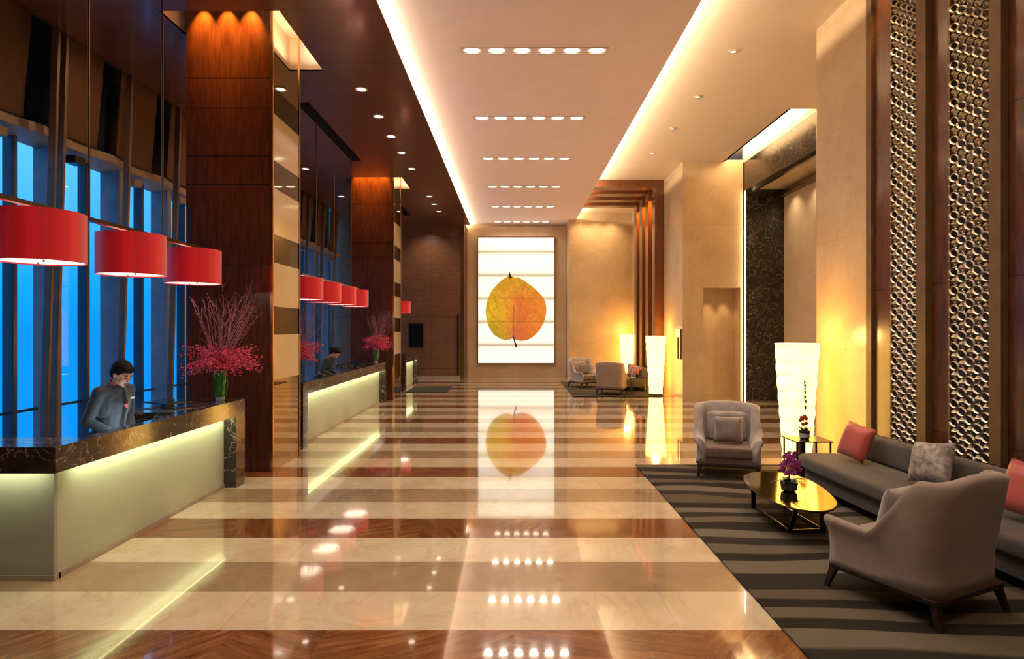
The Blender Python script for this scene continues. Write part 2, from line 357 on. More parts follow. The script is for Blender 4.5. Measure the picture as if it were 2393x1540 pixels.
# ------------------------------------------------------------------ mesh helpers
class MB:
    def __init__(s): s.v = []; s.f = []
    def add(s, vs, fs):
        k = len(s.v); s.v += [tuple(v) for v in vs]; s.f += [tuple(i + k for i in f) for f in fs]; return s
    def box(s, x0, x1, y0, y1, z0, z1):
        vs = [(x, y, z) for z in (z0, z1) for y in (y0, y1) for x in (x0, x1)]
        return s.add(vs, [(0, 2, 3, 1), (4, 5, 7, 6), (0, 1, 5, 4), (2, 6, 7, 3), (0, 4, 6, 2), (1, 3, 7, 5)])
    def hexa(s, lo, hi):   # lo, hi: four points each
        return s.add(list(lo) + list(hi), [(3, 2, 1, 0), (4, 5, 6, 7), (0, 1, 5, 4), (1, 2, 6, 5), (2, 3, 7, 6), (3, 0, 4, 7)])
    def rings(s, rs, cap=True, closed=False):
        n = len(rs[0]); vs = [p for r in rs for p in r]; fs = []
        m = len(rs)
        for i in range(m if closed else m - 1):
            a, b = i * n, ((i + 1) % m) * n
            for j in range(n):
                k = (j + 1) % n
                fs.append((a + j, a + k, b + k, b + j))
        if cap and not closed:
            fs.append(tuple(range(n - 1, -1, -1))); fs.append(tuple((m - 1) * n + j for j in range(n)))
        return s.add(vs, fs)
    def tube(s, pts, rad, n=8, round_=False):
        pts = [Vector(p) for p in pts]
        if isinstance(rad, (int, float)): rad = [rad] * len(pts)
        if round_:
            d0 = (pts[0] - pts[1]).normalized(); d1 = (pts[-1] - pts[-2]).normalized()
            pre = [(pts[0] + d0 * rad[0] * math.sin(a), rad[0] * math.cos(a)) for a in (1.5, 1.1, .6)]
            post = [(pts[-1] + d1 * rad[-1] * math.sin(a), rad[-1] * math.cos(a)) for a in (.6, 1.1, 1.5)]
            pts = [p for p, _ in pre] + pts + [p for p, _ in post]
            rad = [r for _, r in pre] + list(rad) + [r for _, r in post]
        rs = []
        up = Vector((0, 0, 1))
        for i, p in enumerate(pts):
            d = (pts[min(i + 1, len(pts) - 1)] - pts[max(i - 1, 0)]).normalized()
            u = up if abs(d.z) < .95 else Vector((1, 0, 0))
            a = d.cross(u).normalized(); b = a.cross(d).normalized()
            rs.append([tuple(p + (a * math.cos(2 * PI * j / n) + b * math.sin(2 * PI * j / n)) * rad[i]) for j in range(n)])
        return s.rings(rs)
    def lathe(s, prof, n=24, c=(0, 0, 0), cap=True):
        return s.rings([[(c[0] + r * math.cos(2 * PI * j / n), c[1] + r * math.sin(2 * PI * j / n), c[2] + z) for j in range(n)] for r, z in prof], cap)
    def sphere(s, c, r, nu=12, nv=8, mat=None):
        rr = (r, r, r) if isinstance(r, (int, float)) else r
        rs = []
        for i in range(nv + 1):
            t = PI * (i + .02) / (nv + .04) - PI / 2
            rs.append([(rr[0] * math.cos(t) * math.cos(2 * PI * j / nu), rr[1] * math.cos(t) * math.sin(2 * PI * j / nu), rr[2] * math.sin(t)) for j in range(nu)])
        if mat: rs = [[tuple(mat @ Vector(p)) for p in q] for q in rs]
        rs = [[(p[0] + c[0], p[1] + c[1], p[2] + c[2]) for p in q] for q in rs]
        return s.rings(rs)
    def slab(s, ol, z0, z1, r=.0, st=3):
        def inset(d):
            n = len(ol); o = []
            for i in range(n):
                a = Vector(ol[i - 1]); b = Vector(ol[i]); c = Vector(ol[(i + 1) % n])
                e1 = (b - a).normalized(); e2 = (c - b).normalized()
                n1 = Vector((-e1.y, e1.x)); n2 = Vector((-e2.y, e2.x))
                nn = (n1 + n2); nn = nn.normalized() / max(.5, nn.normalized().dot(n1)) if nn.length > 1e-6 else n1
                o.append(b + nn * d)
            return o
        lv = []
        if r > 0:
            for k in range(st + 1):
                a = PI / 2 * k / st; lv.append((r * (1 - math.sin(a)), z0 + r * (1 - math.cos(a))))
            for k in range(st, -1, -1):
                a = PI / 2 * k / st; lv.append((r * (1 - math.sin(a)), z1 - r * (1 - math.cos(a))))
        else: lv = [(0, z0), (0, z1)]
        return s.rings([[(p.x, p.y, z) for p in inset(d)] for d, z in lv])
    def xf(s, fn, start=0):
        s.v[start:] = [tuple(fn(Vector(p))) for p in s.v[start:]]; return s
    def build(s, name, mat, parent=None, smooth=False, bevel=0, sub=0, loc=None, off=(0, 0, 0)):
        me = bpy.data.meshes.new(name)
        me.from_pydata([(x - off[0], y - off[1], z - off[2]) for x, y, z in s.v], [], s.f)
        bm = bmesh.new(); bm.from_mesh(me); bmesh.ops.recalc_face_normals(bm, faces=bm.faces)
        bm.to_mesh(me); bm.free()
        if smooth:
            for p in me.polygons: p.use_smooth = True
            if smooth != 'all':
                try: me.set_sharp_from_angle(angle=R(40))
                except Exception: pass
        o = bpy.data.objects.new(name, me); COL.objects.link(o)
        me.materials.append(M[mat] if isinstance(mat, str) else mat)
        if parent: o.parent = parent
        if loc: o.location = loc
        if bevel:
            md = o.modifiers.new('bevel', 'BEVEL'); md.width = bevel; md.segments = 2; md.limit_method = 'ANGLE'
        if sub:
            md = o.modifiers.new('sub', 'SUBSURF'); md.levels = sub; md.render_levels = sub
        return o
def thing(name, label, cat, loc=(0, 0, 0), rz=0, group=None):
    o = bpy.data.objects.new(name, None); COL.objects.link(o)
    o.location = loc; o.rotation_euler = (0, 0, rz); o.empty_display_size = .1
    return tag(o, label, cat, group)
def tag(o, label, cat, group=None):
    o['label'] = label; o['category'] = cat
    if group: o['group'] = group
    return o
def struct(o, label=None):
    o['kind'] = 'structure'
    if label: o['label'] = label
    return o
def dup(root, loc=None, rz=None, label=None):
    r = root.copy(); COL.objects.link(r)
    if loc is not None: r.location = loc
    if rz is not None: r.rotation_euler = (0, 0, rz)
    if label: r['label'] = label
    for ch in list(root.children):
        c = ch.copy(); COL.objects.link(c); c.parent = r
        for g in list(ch.children):
            d = g.copy(); COL.objects.link(d); d.parent = c
    return r
def bx(name, mat, *a, parent=None, bevel=0):
    return MB().box(*a).build(name, mat, parent, bevel=bevel)
ORD = ['first', 'second', 'third', 'fourth', 'fifth', 'sixth', 'seventh', 'eighth', 'ninth', 'tenth', 'eleventh', 'twelfth']
def area(name, loc, rot, sx, sy, e, col, spread=180):
    l = bpy.data.lights.new(name, 'AREA'); l.shape = 'RECTANGLE'; l.size = sx; l.size_y = sy
    l.energy = e; l.color = col; l.spread = R(spread)
    o = bpy.data.objects.new(name, l); COL.objects.link(o); o.location = loc; o.rotation_euler = rot
    return o
def spot(name, loc, tgt, e, col, ang=60, blend=.6, r=.04):
    l = bpy.data.lights.new(name, 'SPOT'); l.energy = e; l.color = col; l.spot_size = R(ang); l.spot_blend = blend
    l.shadow_soft_size = r
    o = bpy.data.objects.new(name, l); COL.objects.link(o); o.location = loc
    d = Vector(tgt) - Vector(loc); o.rotation_euler = d.to_track_quat('-Z', 'Y').to_euler()
    return o
def point(name, loc, e, col, r=.1):
    l = bpy.data.lights.new(name, 'POINT'); l.energy = e; l.color = col; l.shadow_soft_size = r
    o = bpy.data.objects.new(name, l); COL.objects.link(o); o.location = loc
    return o
WARM = (1, .83, .64); GOLD = (1, .62, .25)

# ------------------------------------------------------------------ room shell
YB = -4.0
struct(bx('floor', 'floor', -7.6, 9, YB, 26.2, -.1, 0))
ZW, ZC, ZR = 6.21, 6.40, 6.65
# wood ceiling with two column recesses
XL, XR = -6.33, -1.757
holes = [(-4.70, -3.10, 8.10, 10.0), (-4.70, -3.10, 16.98, 18.55)]
mb = MB(); ys = YB
for (x0, x1, y0, y1) in holes:
    mb.box(XL, XR, ys, y0, ZW, ZW + .03)
    mb.box(XL, x0, y0, y1, ZW, ZW + .03); mb.box(x1, XR, y0, y1, ZW, ZW + .03)
    ys = y1
mb.box(XL, XR, ys, 24.7, ZW, ZW + .03)
struct(mb.build('ceiling', 'wood_ceiling'))
for i, (x0, x1, y0, y1) in enumerate(holes):
    mb = MB()
    mb.box(x0 - .03, x0, y0 - .03, y1 + .03, ZW + .005, 6.75); mb.box(x1, x1 + .03, y0 - .03, y1 + .03, ZW + .005, 6.75)
    mb.box(x0, x1, y0 - .03, y0, ZW + .005, 6.75); mb.box(x0, x1, y1, y1 + .03, ZW + .005, 6.75)
    mb.box(x0 - .03, x1 + .03, y0 - .03, y1 + .03, 6.75, 6.78)
    struct(mb.build('ceiling', 'plaster_r'), 'lit recess in the ceiling around a column')
# white centre ceiling raft and cavity above
struct(bx('ceiling', 'plaster', -1.95, 2.517, YB, 25.85, ZC, ZC + .03))
struct(bx('ceiling', 'plaster_r', -2.0, -1.95, YB, 25.85, ZW + .03, 6.9))
struct(bx('ceiling', 'plaster_r', 2.0, 5.86, YB, 25.85, ZR, ZR + .05))
mb = MB(); mb.box(5.86, 7.8, YB, 12.93, ZR, ZR + .05); mb.box(5.86, 7.8, 17.0, 25.85, ZR, ZR + .05)
mb.box(5.86, 7.8, 12.93, 17.0, 7.05, 7.1); mb.box(5.81, 5.86, 12.93, 17, ZR, 7.1)
struct(mb.build('ceiling', 'plaster_r'))
struct(bx('ceiling', 'plaster_r', -7.8, 7.8, YB, 26.2, 7.12, 7.2))
struct(bx('ceiling', 'ledge', -7.6, XL - .0, YB, 24.7, 6.70, 6.75))
struct(bx('trim_1', 'wood_ceiling', XL - .03, XL, YB, 24.7, ZW, 6.7))
# end walls
struct(bx('wall_back', 'marble_end', -7.6, 7.8, 25.85, 26.1, 0, 7.12))
struct(bx('wall_front', 'wood_wall', -7.8, 7.8, YB - .1, YB, 0, 7.12))
struct(bx('wall_far_left', 'wood_far', -7.6, -2.02, 24.7, 25.85, 0, 6.9))
struct(bx('trim_2', 'bronze', -2.12, -1.98, 24.66, 24.7, 0, 6.21))
struct(bx('trim_3', 'black', -2.26, -2.20, 24.60, 24.66, .15, 2.6))
struct(bx('baseboard_far', 'plinth', -6.6, -2.14, 24.68, 24.70, 0, .1))
struct(bx('wall_far_right', 'marble', 2.22, 4.75, 24.6, 25.85, 0, 6.9))
# surround around the light box
mb = MB(); mb.box(-1.95, -1.52, 25.76, 25.85, 0, 6.3); mb.box(1.75, 2.2, 25.76, 25.85, 0, 6.3)
mb.box(-1.52, 1.75, 25.76, 25.85, 5.88, 6.3); mb.box(-1.52, 1.75, 25.76, 25.85, 0, .53)
struct(mb.build('trim_4', 'marble_end'))
# right side: pillar with niche, alcove, pier, wood wall
mb = MB()
mb.box(4.70, 5.27, 17.0, 22.5, 0, ZR); mb.box(6.30, 6.38, 17.0, 18, 0, ZR)
mb.box(5.27, 6.30, 17.0, 18, 3.15, ZR); mb.box(5.27, 6.30, 17.55, 18, 0, 3.15)
mb.box(4.75, 4.95, 22.5, 24.6, 0, ZR)
struct(mb.build('wall_niche_pillar', 'marble'))
struct(bx('wall_alcove_far', 'dark', 6.44, 7.57, 17.12, 17.4, 0, 5.95))
struct(bx('trim_5', 'dark', 6.40, 6.52, 12.95, 17.12, 5.82, 6.62))
struct(bx('trim_6', 'dark', 6.52, 6.60, 12.95, 17.12, 5.76, 5.98))
struct(bx('wall_alcove_side', 'marble', 7.57, 7.7, 12.8, 17.4, 0, 5.98))
struct(bx('trim_7', 'bronze', 7.40, 7.57, 12.95, 17.1, 5.70, 5.80))
struct(bx('ceiling', 'marble', 6.60, 7.57, 12.95, 17.1, 5.90, 5.98))
struct(bx('wall_nook', 'marble', 6.40, 7.7, 9.3, 12.95, 0, ZR))
struct(bx('wall_nook_end', 'marble', 5.3, 6.5, 9.2, 9.4, 0, ZR))
struct(bx('wall_pier', 'marble', 4.71, 5.35, 8.16, 9.51, 0, ZR))
struct(bx('wall_right', 'wood_wall', 4.74, 5.35, YB, 8.04, 0, ZR))
struct(bx('trim_8', 'brownstrip', 4.70, 5.0, 8.04, 8.16, 0, ZR))
struct(bx('wall_far_side', 'marble', 6.38, 7.7, 17.4, 18.0, 0, ZR))
# left wall behind and below the windows
struct(bx('wall_left', 'wood_wall', -7.6, -6.9, YB, 5.0, 0, 6.7))
# ------------------------------------------------------------------ windows (bays with fins), posts and blinds
K0 = 5.8
for k in range(12):
    y0 = K0 + 1.5 * k - .75
    w = bpy.data.objects.new('window_%d' % (k + 1), None); COL.objects.link(w); struct(w, 'tall window bay with grey fins over the blue dusk sky')
    a0 = K0 + 1.5 * k     # post position
    MB().box(-7.27, -7.25, a0, a0 + 1.5, 0, 6.7).build('pane', 'pane', w)
    MB().box(-7.22, -7.18, a0, a0 + 1.5, 4.98, 6.7).build('spandrel', 'finblue', w)
    MB().box(-7.24, -7.20, a0, a0 + 1.5, .78, .82).build('transom', 'finblue', w)
    MB().box(-7.26, -6.92, a0 + .44, a0 + .58, 0, 4.9).build('window_fin', 'fin', w, bevel=.01)
    MB().box(-7.26, -7.10, a0 + 1.38, a0 + 1.46, 0, 4.9).build('window_fin', 'finblue', w, bevel=.01)
    MB().box(-7.45, -7.27, a0 + .95, a0 + 1.0, 0, 6.7).build('mullion', 'finblue', w)
    # header ledge, slightly bowed outwards
    mb = MB(); n = 8; rs = []
    for i in range(n + 1):
        t = i / n; yy = a0 + 1.5 * t; bow = .12 * math.sin(PI * t)
        rs.append([(-6.74 - bow, yy, 4.80), (-6.74 - bow, yy, 4.93), (-7.25, yy, 5.0), (-7.25, yy, 4.74)])
    mb.rings(rs); mb.build('header_ledge', 'ledge', w)
    MB().box(-7.02, -6.84, a0 + .75, a0 + .98, 4.60, 4.72).build('blind_motor', 'ledge' if k != 2 else 'black', w, bevel=.01)
    # slanted post
    def post(dy, wd=.055):
        lo = [(-6.66 - .05, a0 + dy, 0), (-6.66 + .05, a0 + dy, 0), (-6.66 + .05, a0 + dy + wd, 0), (-6.66 - .05, a0 + dy + wd, 0)]
        hi = [(x + .2, y, 6.7) for x, y, z in lo]
        return MB().hexa(lo, hi).build('post', 'post', w, bevel=.006)
    post(0)
    if k == 2: post(-.16)
    # plinth
    MB().box(-7.25, -6.9, a0, a0 + 1.5, 0, .06).build('sill', 'ledge', w)
blinds = 0
NB = ['nearest, darkest', 'second', 'third', 'fourth', 'fifth', 'sixth', 'seventh', 'eighth', 'ninth', 'tenth', 'eleventh']
for k in range(1, 12):
    a0 = K0 + 1.5 * k
    mb = MB(); rs = []; n = 8
    for i in range(n + 1):
        t = i / n; yy = a0 + .10 + 1.08 * t; bow = .12 * math.sin(PI * (.07 + .72 * t))
        rs.append([(-6.74 - bow, yy, 4.96), (-6.72 - bow, yy, 4.96), (-6.62 - bow * .4, yy, 6.68), (-6.64 - bow * .4, yy, 6.68)])
    mb.rings(rs)
    t = thing('roman_blind', '%s brown blind along the window wall, counted from the front' % NB[k - 1], 'blind', (0, 0, 0), group='brown blinds over the windows')
    mb.build('blind_cloth', 'blind', t, smooth=True)
    mb = MB(); rs = []
    for i in range(n + 1):
        u = i / n; yy = a0 + .10 + 1.08 * u; bow = .12 * math.sin(PI * (.07 + .72 * u))
        rs.append([(-6.75 - bow, yy, 4.935), (-6.71 - bow, yy, 4.935), (-6.71 - bow, yy, 4.965), (-6.75 - bow, yy, 4.965)])
    mb.rings(rs); mb.build('bottom_rail', 'darkwood', t)

# ------------------------------------------------------------------ columns
for i, (yf, dep) in enumerate(((8.56, 1.10), (17.20, 1.10))):
    x0, x1 = -4.58, -3.38
    c = struct(bx('column', 'wood_col', x0, x1 - .012, yf, yf + dep, 0, 6.75), ['near', 'far'][i] + ' square wooden column with mirrored side')
    MB().box(x1 - .012, x1, yf + .03, yf + dep - .03, 0, 6.7).build('mirror_panel', 'mirror', c)
    for (za, zb) in ((1.28, 1.92), (2.32, 2.94), (3.34, 3.99), (4.38, 5.04)):
        MB().box(x1 - .002, x1 + .006, yf + .04, yf + dep - .04, za, zb).build('cream_panel', 'cream_gloss', c)
    for (za, zb) in ((1.92, 2.32), (2.94, 3.34), (3.99, 4.38), (5.04, 5.42)):
        MB().box(x1 - .002, x1 + .004, yf + .04, yf + dep - .04, za, zb).build('smoked_panel', 'dark_mirror', c)
    MB().box(x1 - .02, x1 + .015, yf - .006, yf + .035, 0, 6.7).build('brass_edge', 'brass', c)
    MB().box(x1 - .02, x1 + .015, yf + dep - .035, yf + dep + .006, 0, 6.7).build('brass_edge', 'brass', c)
    for j in range(3):
        xx = x0 + .25 + .33 * j
        t = thing('recess_spotlight', '%s small amber spotlight washing the top of the %s wooden column' % (['left', 'middle', 'right'][j], ['near', 'far'][i]), 'spotlight', (xx, yf - .16, 6.62))
        MB().lathe([(.03, .15), (.045, .15), (.045, 0), (.03, 0)], 12, cap=False).build('can', 'black', t, smooth=True)
        MB().lathe([(.001, .02), (.03, .02), (.03, .03), (.001, .03)], 12).build('lamp_lens', 'lens_hot', t)
        spot('column_spot', (xx, yf - .16, 6.60), (xx, yf + .04, 6.0), 170, (1, .42, .04), 60, 1.0, .012)
    area('recess_glow', (x1 + .13, yf + .6, 6.3), (PI, 0, 0), .1, 1.3, 7, WARM)
# ------------------------------------------------------------------ portal of nested wooden frames
for i, yy in enumerate((19.1, 20.05, 21.0, 21.95)):
    mb = MB(); mb.box(4.41, 4.70, yy, yy + .42, 0, ZR); mb.box(2.10, 4.41, yy, yy + .42, 6.43, ZR)
    struct(mb.build('trim_%d' % (9 + i), 'portal', bevel=.01), '%s wooden frame of the stepped portal by the far lounge' % ORD[i])
    if i < 3:
        t = thing('recess_spotlight', '%s spotlight between the wooden portal frames, from the front' % ORD[i], 'spotlight', (4.50, yy + .70, 6.55))
        MB().lathe([(.03, .1), (.045, .1), (.045, 0), (.03, 0)], 12, cap=False).build('can', 'black', t)
        MB().lathe([(.001, .01), (.03, .01), (.03, .02), (.001, .02)], 12).build('lamp_lens', 'lens_hot', t)
        spot('portal_spot', (4.50, yy + .68, 6.54), (4.50, yy + .97, 5.0), 330, (1, .40, .05), 60, 1, .015)
        area('portal_gap_led', (3.4, yy + .68, 6.5), (PI, 0, 0), 1.8, .08, 1.2, WARM)

# ------------------------------------------------------------------ light box with leaf
t = thing('light_box', 'tall glowing white light box with a big autumn leaf on the end wall', 'light box', (0, 0, 0))
mb = MB(); X0, X1, Z0, Z1 = -1.48, 1.71, .575, 5.84; Yf = 25.66
MB().box(X0, X1, Yf, 25.84, Z0, Z1).build('lit_panel', 'lightbox', t)
mb = MB(); w = .035
mb.box(X0 - w, X0, Yf - .03, 25.85, Z0 - w, Z1 + w); mb.box(X1, X1 + w, Yf - .03, 25.85, Z0 - w, Z1 + w)
mb.box(X0, X1, Yf - .03, 25.85, Z0 - w, Z0); mb.box(X0, X1, Yf - .03, 25.85, Z1, Z1 + w)
mb.build('frame', 'bronze', t)
ol = [(362, 662), (385, 690), (420, 690), (460, 715), (500, 745), (545, 785), (572, 825), (582, 870), (578, 920), (560, 970), (535, 1010), (500, 1045), (465, 1062), (430, 1066), (400, 1058), (385, 1050), (360, 1060), (330, 1060), (300, 1048), (268, 1025), (240, 980), (228, 930), (222, 880), (235, 820), (258, 770), (290, 730), (325, 700), (352, 688)]
def zp(x, y): return (X0 + (x - 180) / 448 * (X1 - X0), Z1 - (y - 453) / 744 * (Z1 - Z0))
pts = [zp(*p) for p in ol]
def smoothloop(p, it=2, keep=()):
    for _ in range(it):
        q = []
        for i in range(len(p)):
            a, b = Vector(p[i]), Vector(p[(i + 1) % len(p)])
            q += [tuple(a * .75 + b * .25), tuple(a * .25 + b * .75)]
        p = q
    return p
pts = smoothloop(pts, 1)
pts.reverse()
mb = MB().slab(pts, 0, .012)
mb.xf(lambda p: (p.x, Yf - .001 - p.z, p.y))
lf = mb.build('leaf_print', 'leaf', t)
s0, s1 = zp(385, 1050), zp(405, 1102)
MB().tube([(s0[0], Yf - .012, s0[1] + .15), (s0[0] + .03, Yf - .012, s0[1]), (s1[0], Yf - .012, s1[1])], [.02, .025, .04], 6).build('leaf_stem', 'darkwood', lf)
a, b_ = zp(362, 655), zp(372, 695)
MB().tube([(a[0], Yf - .012, a[1]), (b_[0], Yf - .012, b_[1])], [.01, .07], 6).build('leaf_tip', 'darkwood', lf)

# ------------------------------------------------------------------ ceiling lights
rowY = [9.66, 12.75, 15.79, 18.9, 21.98, 25.08]
first = None
for i, yy in enumerate([.36, 3.46, 6.56] + rowY):
    lab = '%s row of six recessed lamps in the white ceiling, counted from the front' % ORD[max(0, i - 3)]
    if first is None:
        t = thing('ceiling_light_bar', lab, 'ceiling light', (.33, yy, ZC), group='rows of lamps in the white ceiling')
        mb = MB(); mb.box(-1.16, 1.16, -.11, -.085, -.012, .0); mb.box(-1.16, 1.16, .085, .11, -.012, 0); mb.box(-1.16, -1.13, -.085, .085, -.012, 0); mb.box(1.13, 1.16, -.085, .085, -.012, 0)
        mb.build('housing_rim', 'trimwhite', t)
        for j in range(6):
            MB().lathe([(.001, -.006), (.125, -.006), (.125, -.001), (.001, -.001)], 20, (-.985 + .394 * j, 0, 0)).xf(lambda p: (p.x, p.y * .6, p.z)).build('lamp_lens', 'lens', t)
        first = t
    elif i >= 3:
        t = dup(first, (.33, yy, ZC), 0, lab)
    for j in range(6):
        spot('row_light', (.33 - .985 + .394 * j, yy, ZC - .02), (.33 - .985 + .394 * j, yy, 0), 46 if i < 8 else 25, (1, .86, .72), 150, 1, .10)
first['label'] = 'row of six recessed lamps in the white ceiling above the camera'
# wood ceiling downlights
dl = thing('recessed_downlight', 'x', 'downlight', (0, 0, 0), group='downlights in the dark wood ceiling')
MB().lathe([(.085, 0), (.11, 0), (.11, -.012), (.085, -.012)], 24, cap=False).build('trim_ring', 'trimwhite', dl)
MB().lathe([(.001, -.002), (.085, -.002), (.085, -.006), (.001, -.006)], 24).build('lamp_lens', 'lens', dl)
DY = [10.73, 12.1, 13.35, 14.6, 16.05, 19.4, 20.6, 21.9]
for i, y in enumerate(DY):
    o = dl if i == 0 else dup(dl)
    o.location = (-2.67, y, ZW); o['label'] = '%s downlight from the front in the dark ceiling beside the white ceiling' % ORD[i]
    spot('down_spot', (-2.67, y, ZW - .03), (-2.67, y, 0), 60, WARM, 75, .7, .09)
for i, (x, y) in enumerate([(-5.46, 13.2), (-5.46, 16.05), (-5.46, 19.4), (-5.2, 20.9)]):
    o = dup(dl, (x, y, ZW), 0, '%s downlight from the front in the dark ceiling near the windows' % ORD[i]); o['group'] = 'downlights by the windows'
    spot('down_spot', (x, y, ZW - .03), (x, y, 0), 25, WARM, 75, .7, .06)
for y in (6.5, 9.3, 13.2, 16.5): spot('blind_fill', (-5.3, y, ZW - .03), (-6.8, y + .2, 4.0), 38, (1, .62, .36), 130, 1, .06)  # unseen spots without fixtures, added to brighten the blinds
for y in (1.5, 3.0, 4.5, 6.0, 7.5): spot('down_spot', (-2.67, y, ZW - .03), (-2.67, y, 0), 60, WARM, 75, .7, .09)
# right ceiling small lights
rl = thing('recessed_downlight', 'x', 'downlight', (0, 0, 0), group='small downlights in the cream ceiling')
MB().lathe([(.045, 0), (.08, 0), (.08, -.01), (.045, -.012)], 20, cap=False).build('trim_ring', 'trimwhite', rl)
MB().lathe([(.001, -.002), (.045, -.002), (.045, -.006), (.001, -.006)], 20).build('lamp_lens', 'lens_small', rl)
for i, y in enumerate([10.25, 12.25, 14.2, 16.2]):
    o = rl if i == 0 else dup(rl)
    o.location = (3.68, y, ZR); o['label'] = '%s small downlight from the front in the cream right ceiling' % ORD[i]
    spot('down_spot_r', (3.68, y, ZR - .03), (3.68, y, 0), 55, WARM, 70, .7, .05)
for y in (4.2, 6.2, 8.2): spot('down_spot_r', (3.3, y, ZR - .03), (3.0, y, 0), 70, WARM, 75, .8, .05)
# coves
area('cove_left', (-1.935, 11, ZW + .05), (0, R(-108), 0), .015, 29.5, 390, (1, .84, .62))
area('cove_right', (2.36, 10.5, ZC + .045), (0, R(-112), 0), .015, 29, 310, (1, .80, .54))
for z, s in ((ZW + .035, -1.93),):
    struct(bx('trim_20', 'gapglow', s, s + .015, YB, 25.8, z, z + .02))
spot('far_wall_fill', (-3.4, 23.6, 6.18), (-3.4, 24.7, 3.0), 90, WARM, 110, 1, .05)  # unseen spot added to lift the dark far left wall
area('cove_alcove', (6.15, 15, 6.72), (PI, 0, 0), .3, 3.9, 60, (1, .80, .50))
struct(bx('trim_21', 'slitglow', 6.39, 6.405, 16.90, 16.915, 0, 5.82))
struct(bx('trim_22', 'plaster_r', 6.40, 6.50, 12.95, 17.1, 6.62, 7.05))
spot('niche_spot', (5.55, 17.3, 3.12), (5.55, 17.5, 0), 22, (1, .66, .36), 60, .8, .02)
spot('niche_spot', (6.0, 17.3, 3.12), (6.0, 17.5, 0), 22, (1, .66, .36), 60, .8, .02)
for xx in (2.7, 3.3, 3.9): spot('wall_wash_far', (xx, 24.1, 6.6), (xx, 24.6, 3.5), 55, (1, .72, .40), 100, 1, .03)
for yy in (13.8, 15.2, 16.4): spot('alcove_fill_spot', (7.2, yy, 5.85), (7.35, yy, 0), 40, WARM, 110, 1, .04)  # fill spots without fixtures, added to light the alcove wall
# ceiling slots for the pendant groups
for i, (ya, yb) in enumerate(((4.1, 7.75), (11.38, 15.3), (20.3, 22.6))):
    t = thing('ceiling_channel', '%s black channel in the dark ceiling that the red pendants hang from' % ['nearest', 'middle', 'farthest'][i], 'ceiling channel', (-3.92, ya, ZW))
    MB().box(-.10, .10, 0, yb - ya, -.012, 0).build('channel_body', 'channel', t)
    MB().box(-.11, -.10, -.01, yb - ya + .01, -.018, 0).box(.10, .11, -.01, yb - ya + .01, -.018, 0).build('channel_lip', 'channel', t)

# ------------------------------------------------------------------ pendants
def shade(loc, label):
    t = thing('drum_pendant_shade', label, 'lamp', loc, group='red drum lamps over the counters')
    n = 48; r = .315; h = .41
    MB().rings([[(q * math.cos(2 * PI * j / n), q * math.sin(2 * PI * j / n), z) for j in range(n)] for q, z in ((r, 0), (r, h), (r - .006, h), (r - .006, 0))], closed=True).build('lamp_shade', 'red', t, smooth=True)
    MB().lathe([(.001, .012), (r - .008, .012), (r - .008, .018), (.001, .018)], n).build('diffuser', 'diffuser', t)
    MB().lathe([(.001, -.006), (.008, -.006), (.008, .012), (.001, .012)], 8, (.1, -.1, 0)).lathe([(.001, -.006), (.008, -.006), (.008, .012), (.001, .012)], 8, (-.1, .1, 0)).build('knob', 'bronze', t)
    MB().box(-.3, .3, -.008, .008, h - .03, h - .015).box(-.008, .008, -.3, .3, h - .03, h - .015).tube([(0, 0, .3), (0, 0, h + .024)], .012, 8).build('spider_fitting', 'bronze', t)
    return t
ZS = 2.55
groups = [([5.05, 6.25, 7.45], 'near counter'), ([11.5, 12.7, 13.9, 15.1], 'second counter'), ([21.3], 'farthest counter')]
sh0 = None
for ys_, nm in groups:
    for i, y in enumerate(ys_):
        lab = ('%s red drum lamp from the front above the %s' % (ORD[i], nm)) if len(ys_) > 1 else 'small lone red drum lamp above the farthest counter'
        if sh0 is None: sh0 = shade((-3.9, y, ZS), lab)
        else: dup(sh0, (-3.9, y, ZS), 0, lab)
        area('pendant_down', (-3.9, y, ZS - .01), (0, 0, 0), .42, .42, 1.0, (1, .72, .50))
        area('pendant_up', (-3.9, y, ZS + .3), (PI, 0, 0), .4, .4, 5, (1, .55, .35))
def bar(ya, yb, rods, label):
    t = thing('pendant_bar', label, 'lamp bar', (-3.9, 0, 0))
    MB().box(-.03, .03, ya, yb, ZS + .44, ZS + .475).build('bar', 'leg_bronze', t)
    for y in rods:
        MB().tube([(0, y, ZS + .47), (0, y, ZW)], .011, 8).build('rod', 'bronze', t)
bar(4.6, 7.8, [5.62, 6.80], 'bronze bar on two thin rods carrying the near red lamps')
bar(11.2, 15.4, [12.1, 13.32, 14.7], 'bronze bar on three thin rods carrying the red lamps behind the near column')
bar(20.9, 21.7, [21.3], 'short bronze bar on one rod carrying the farthest red lamp')

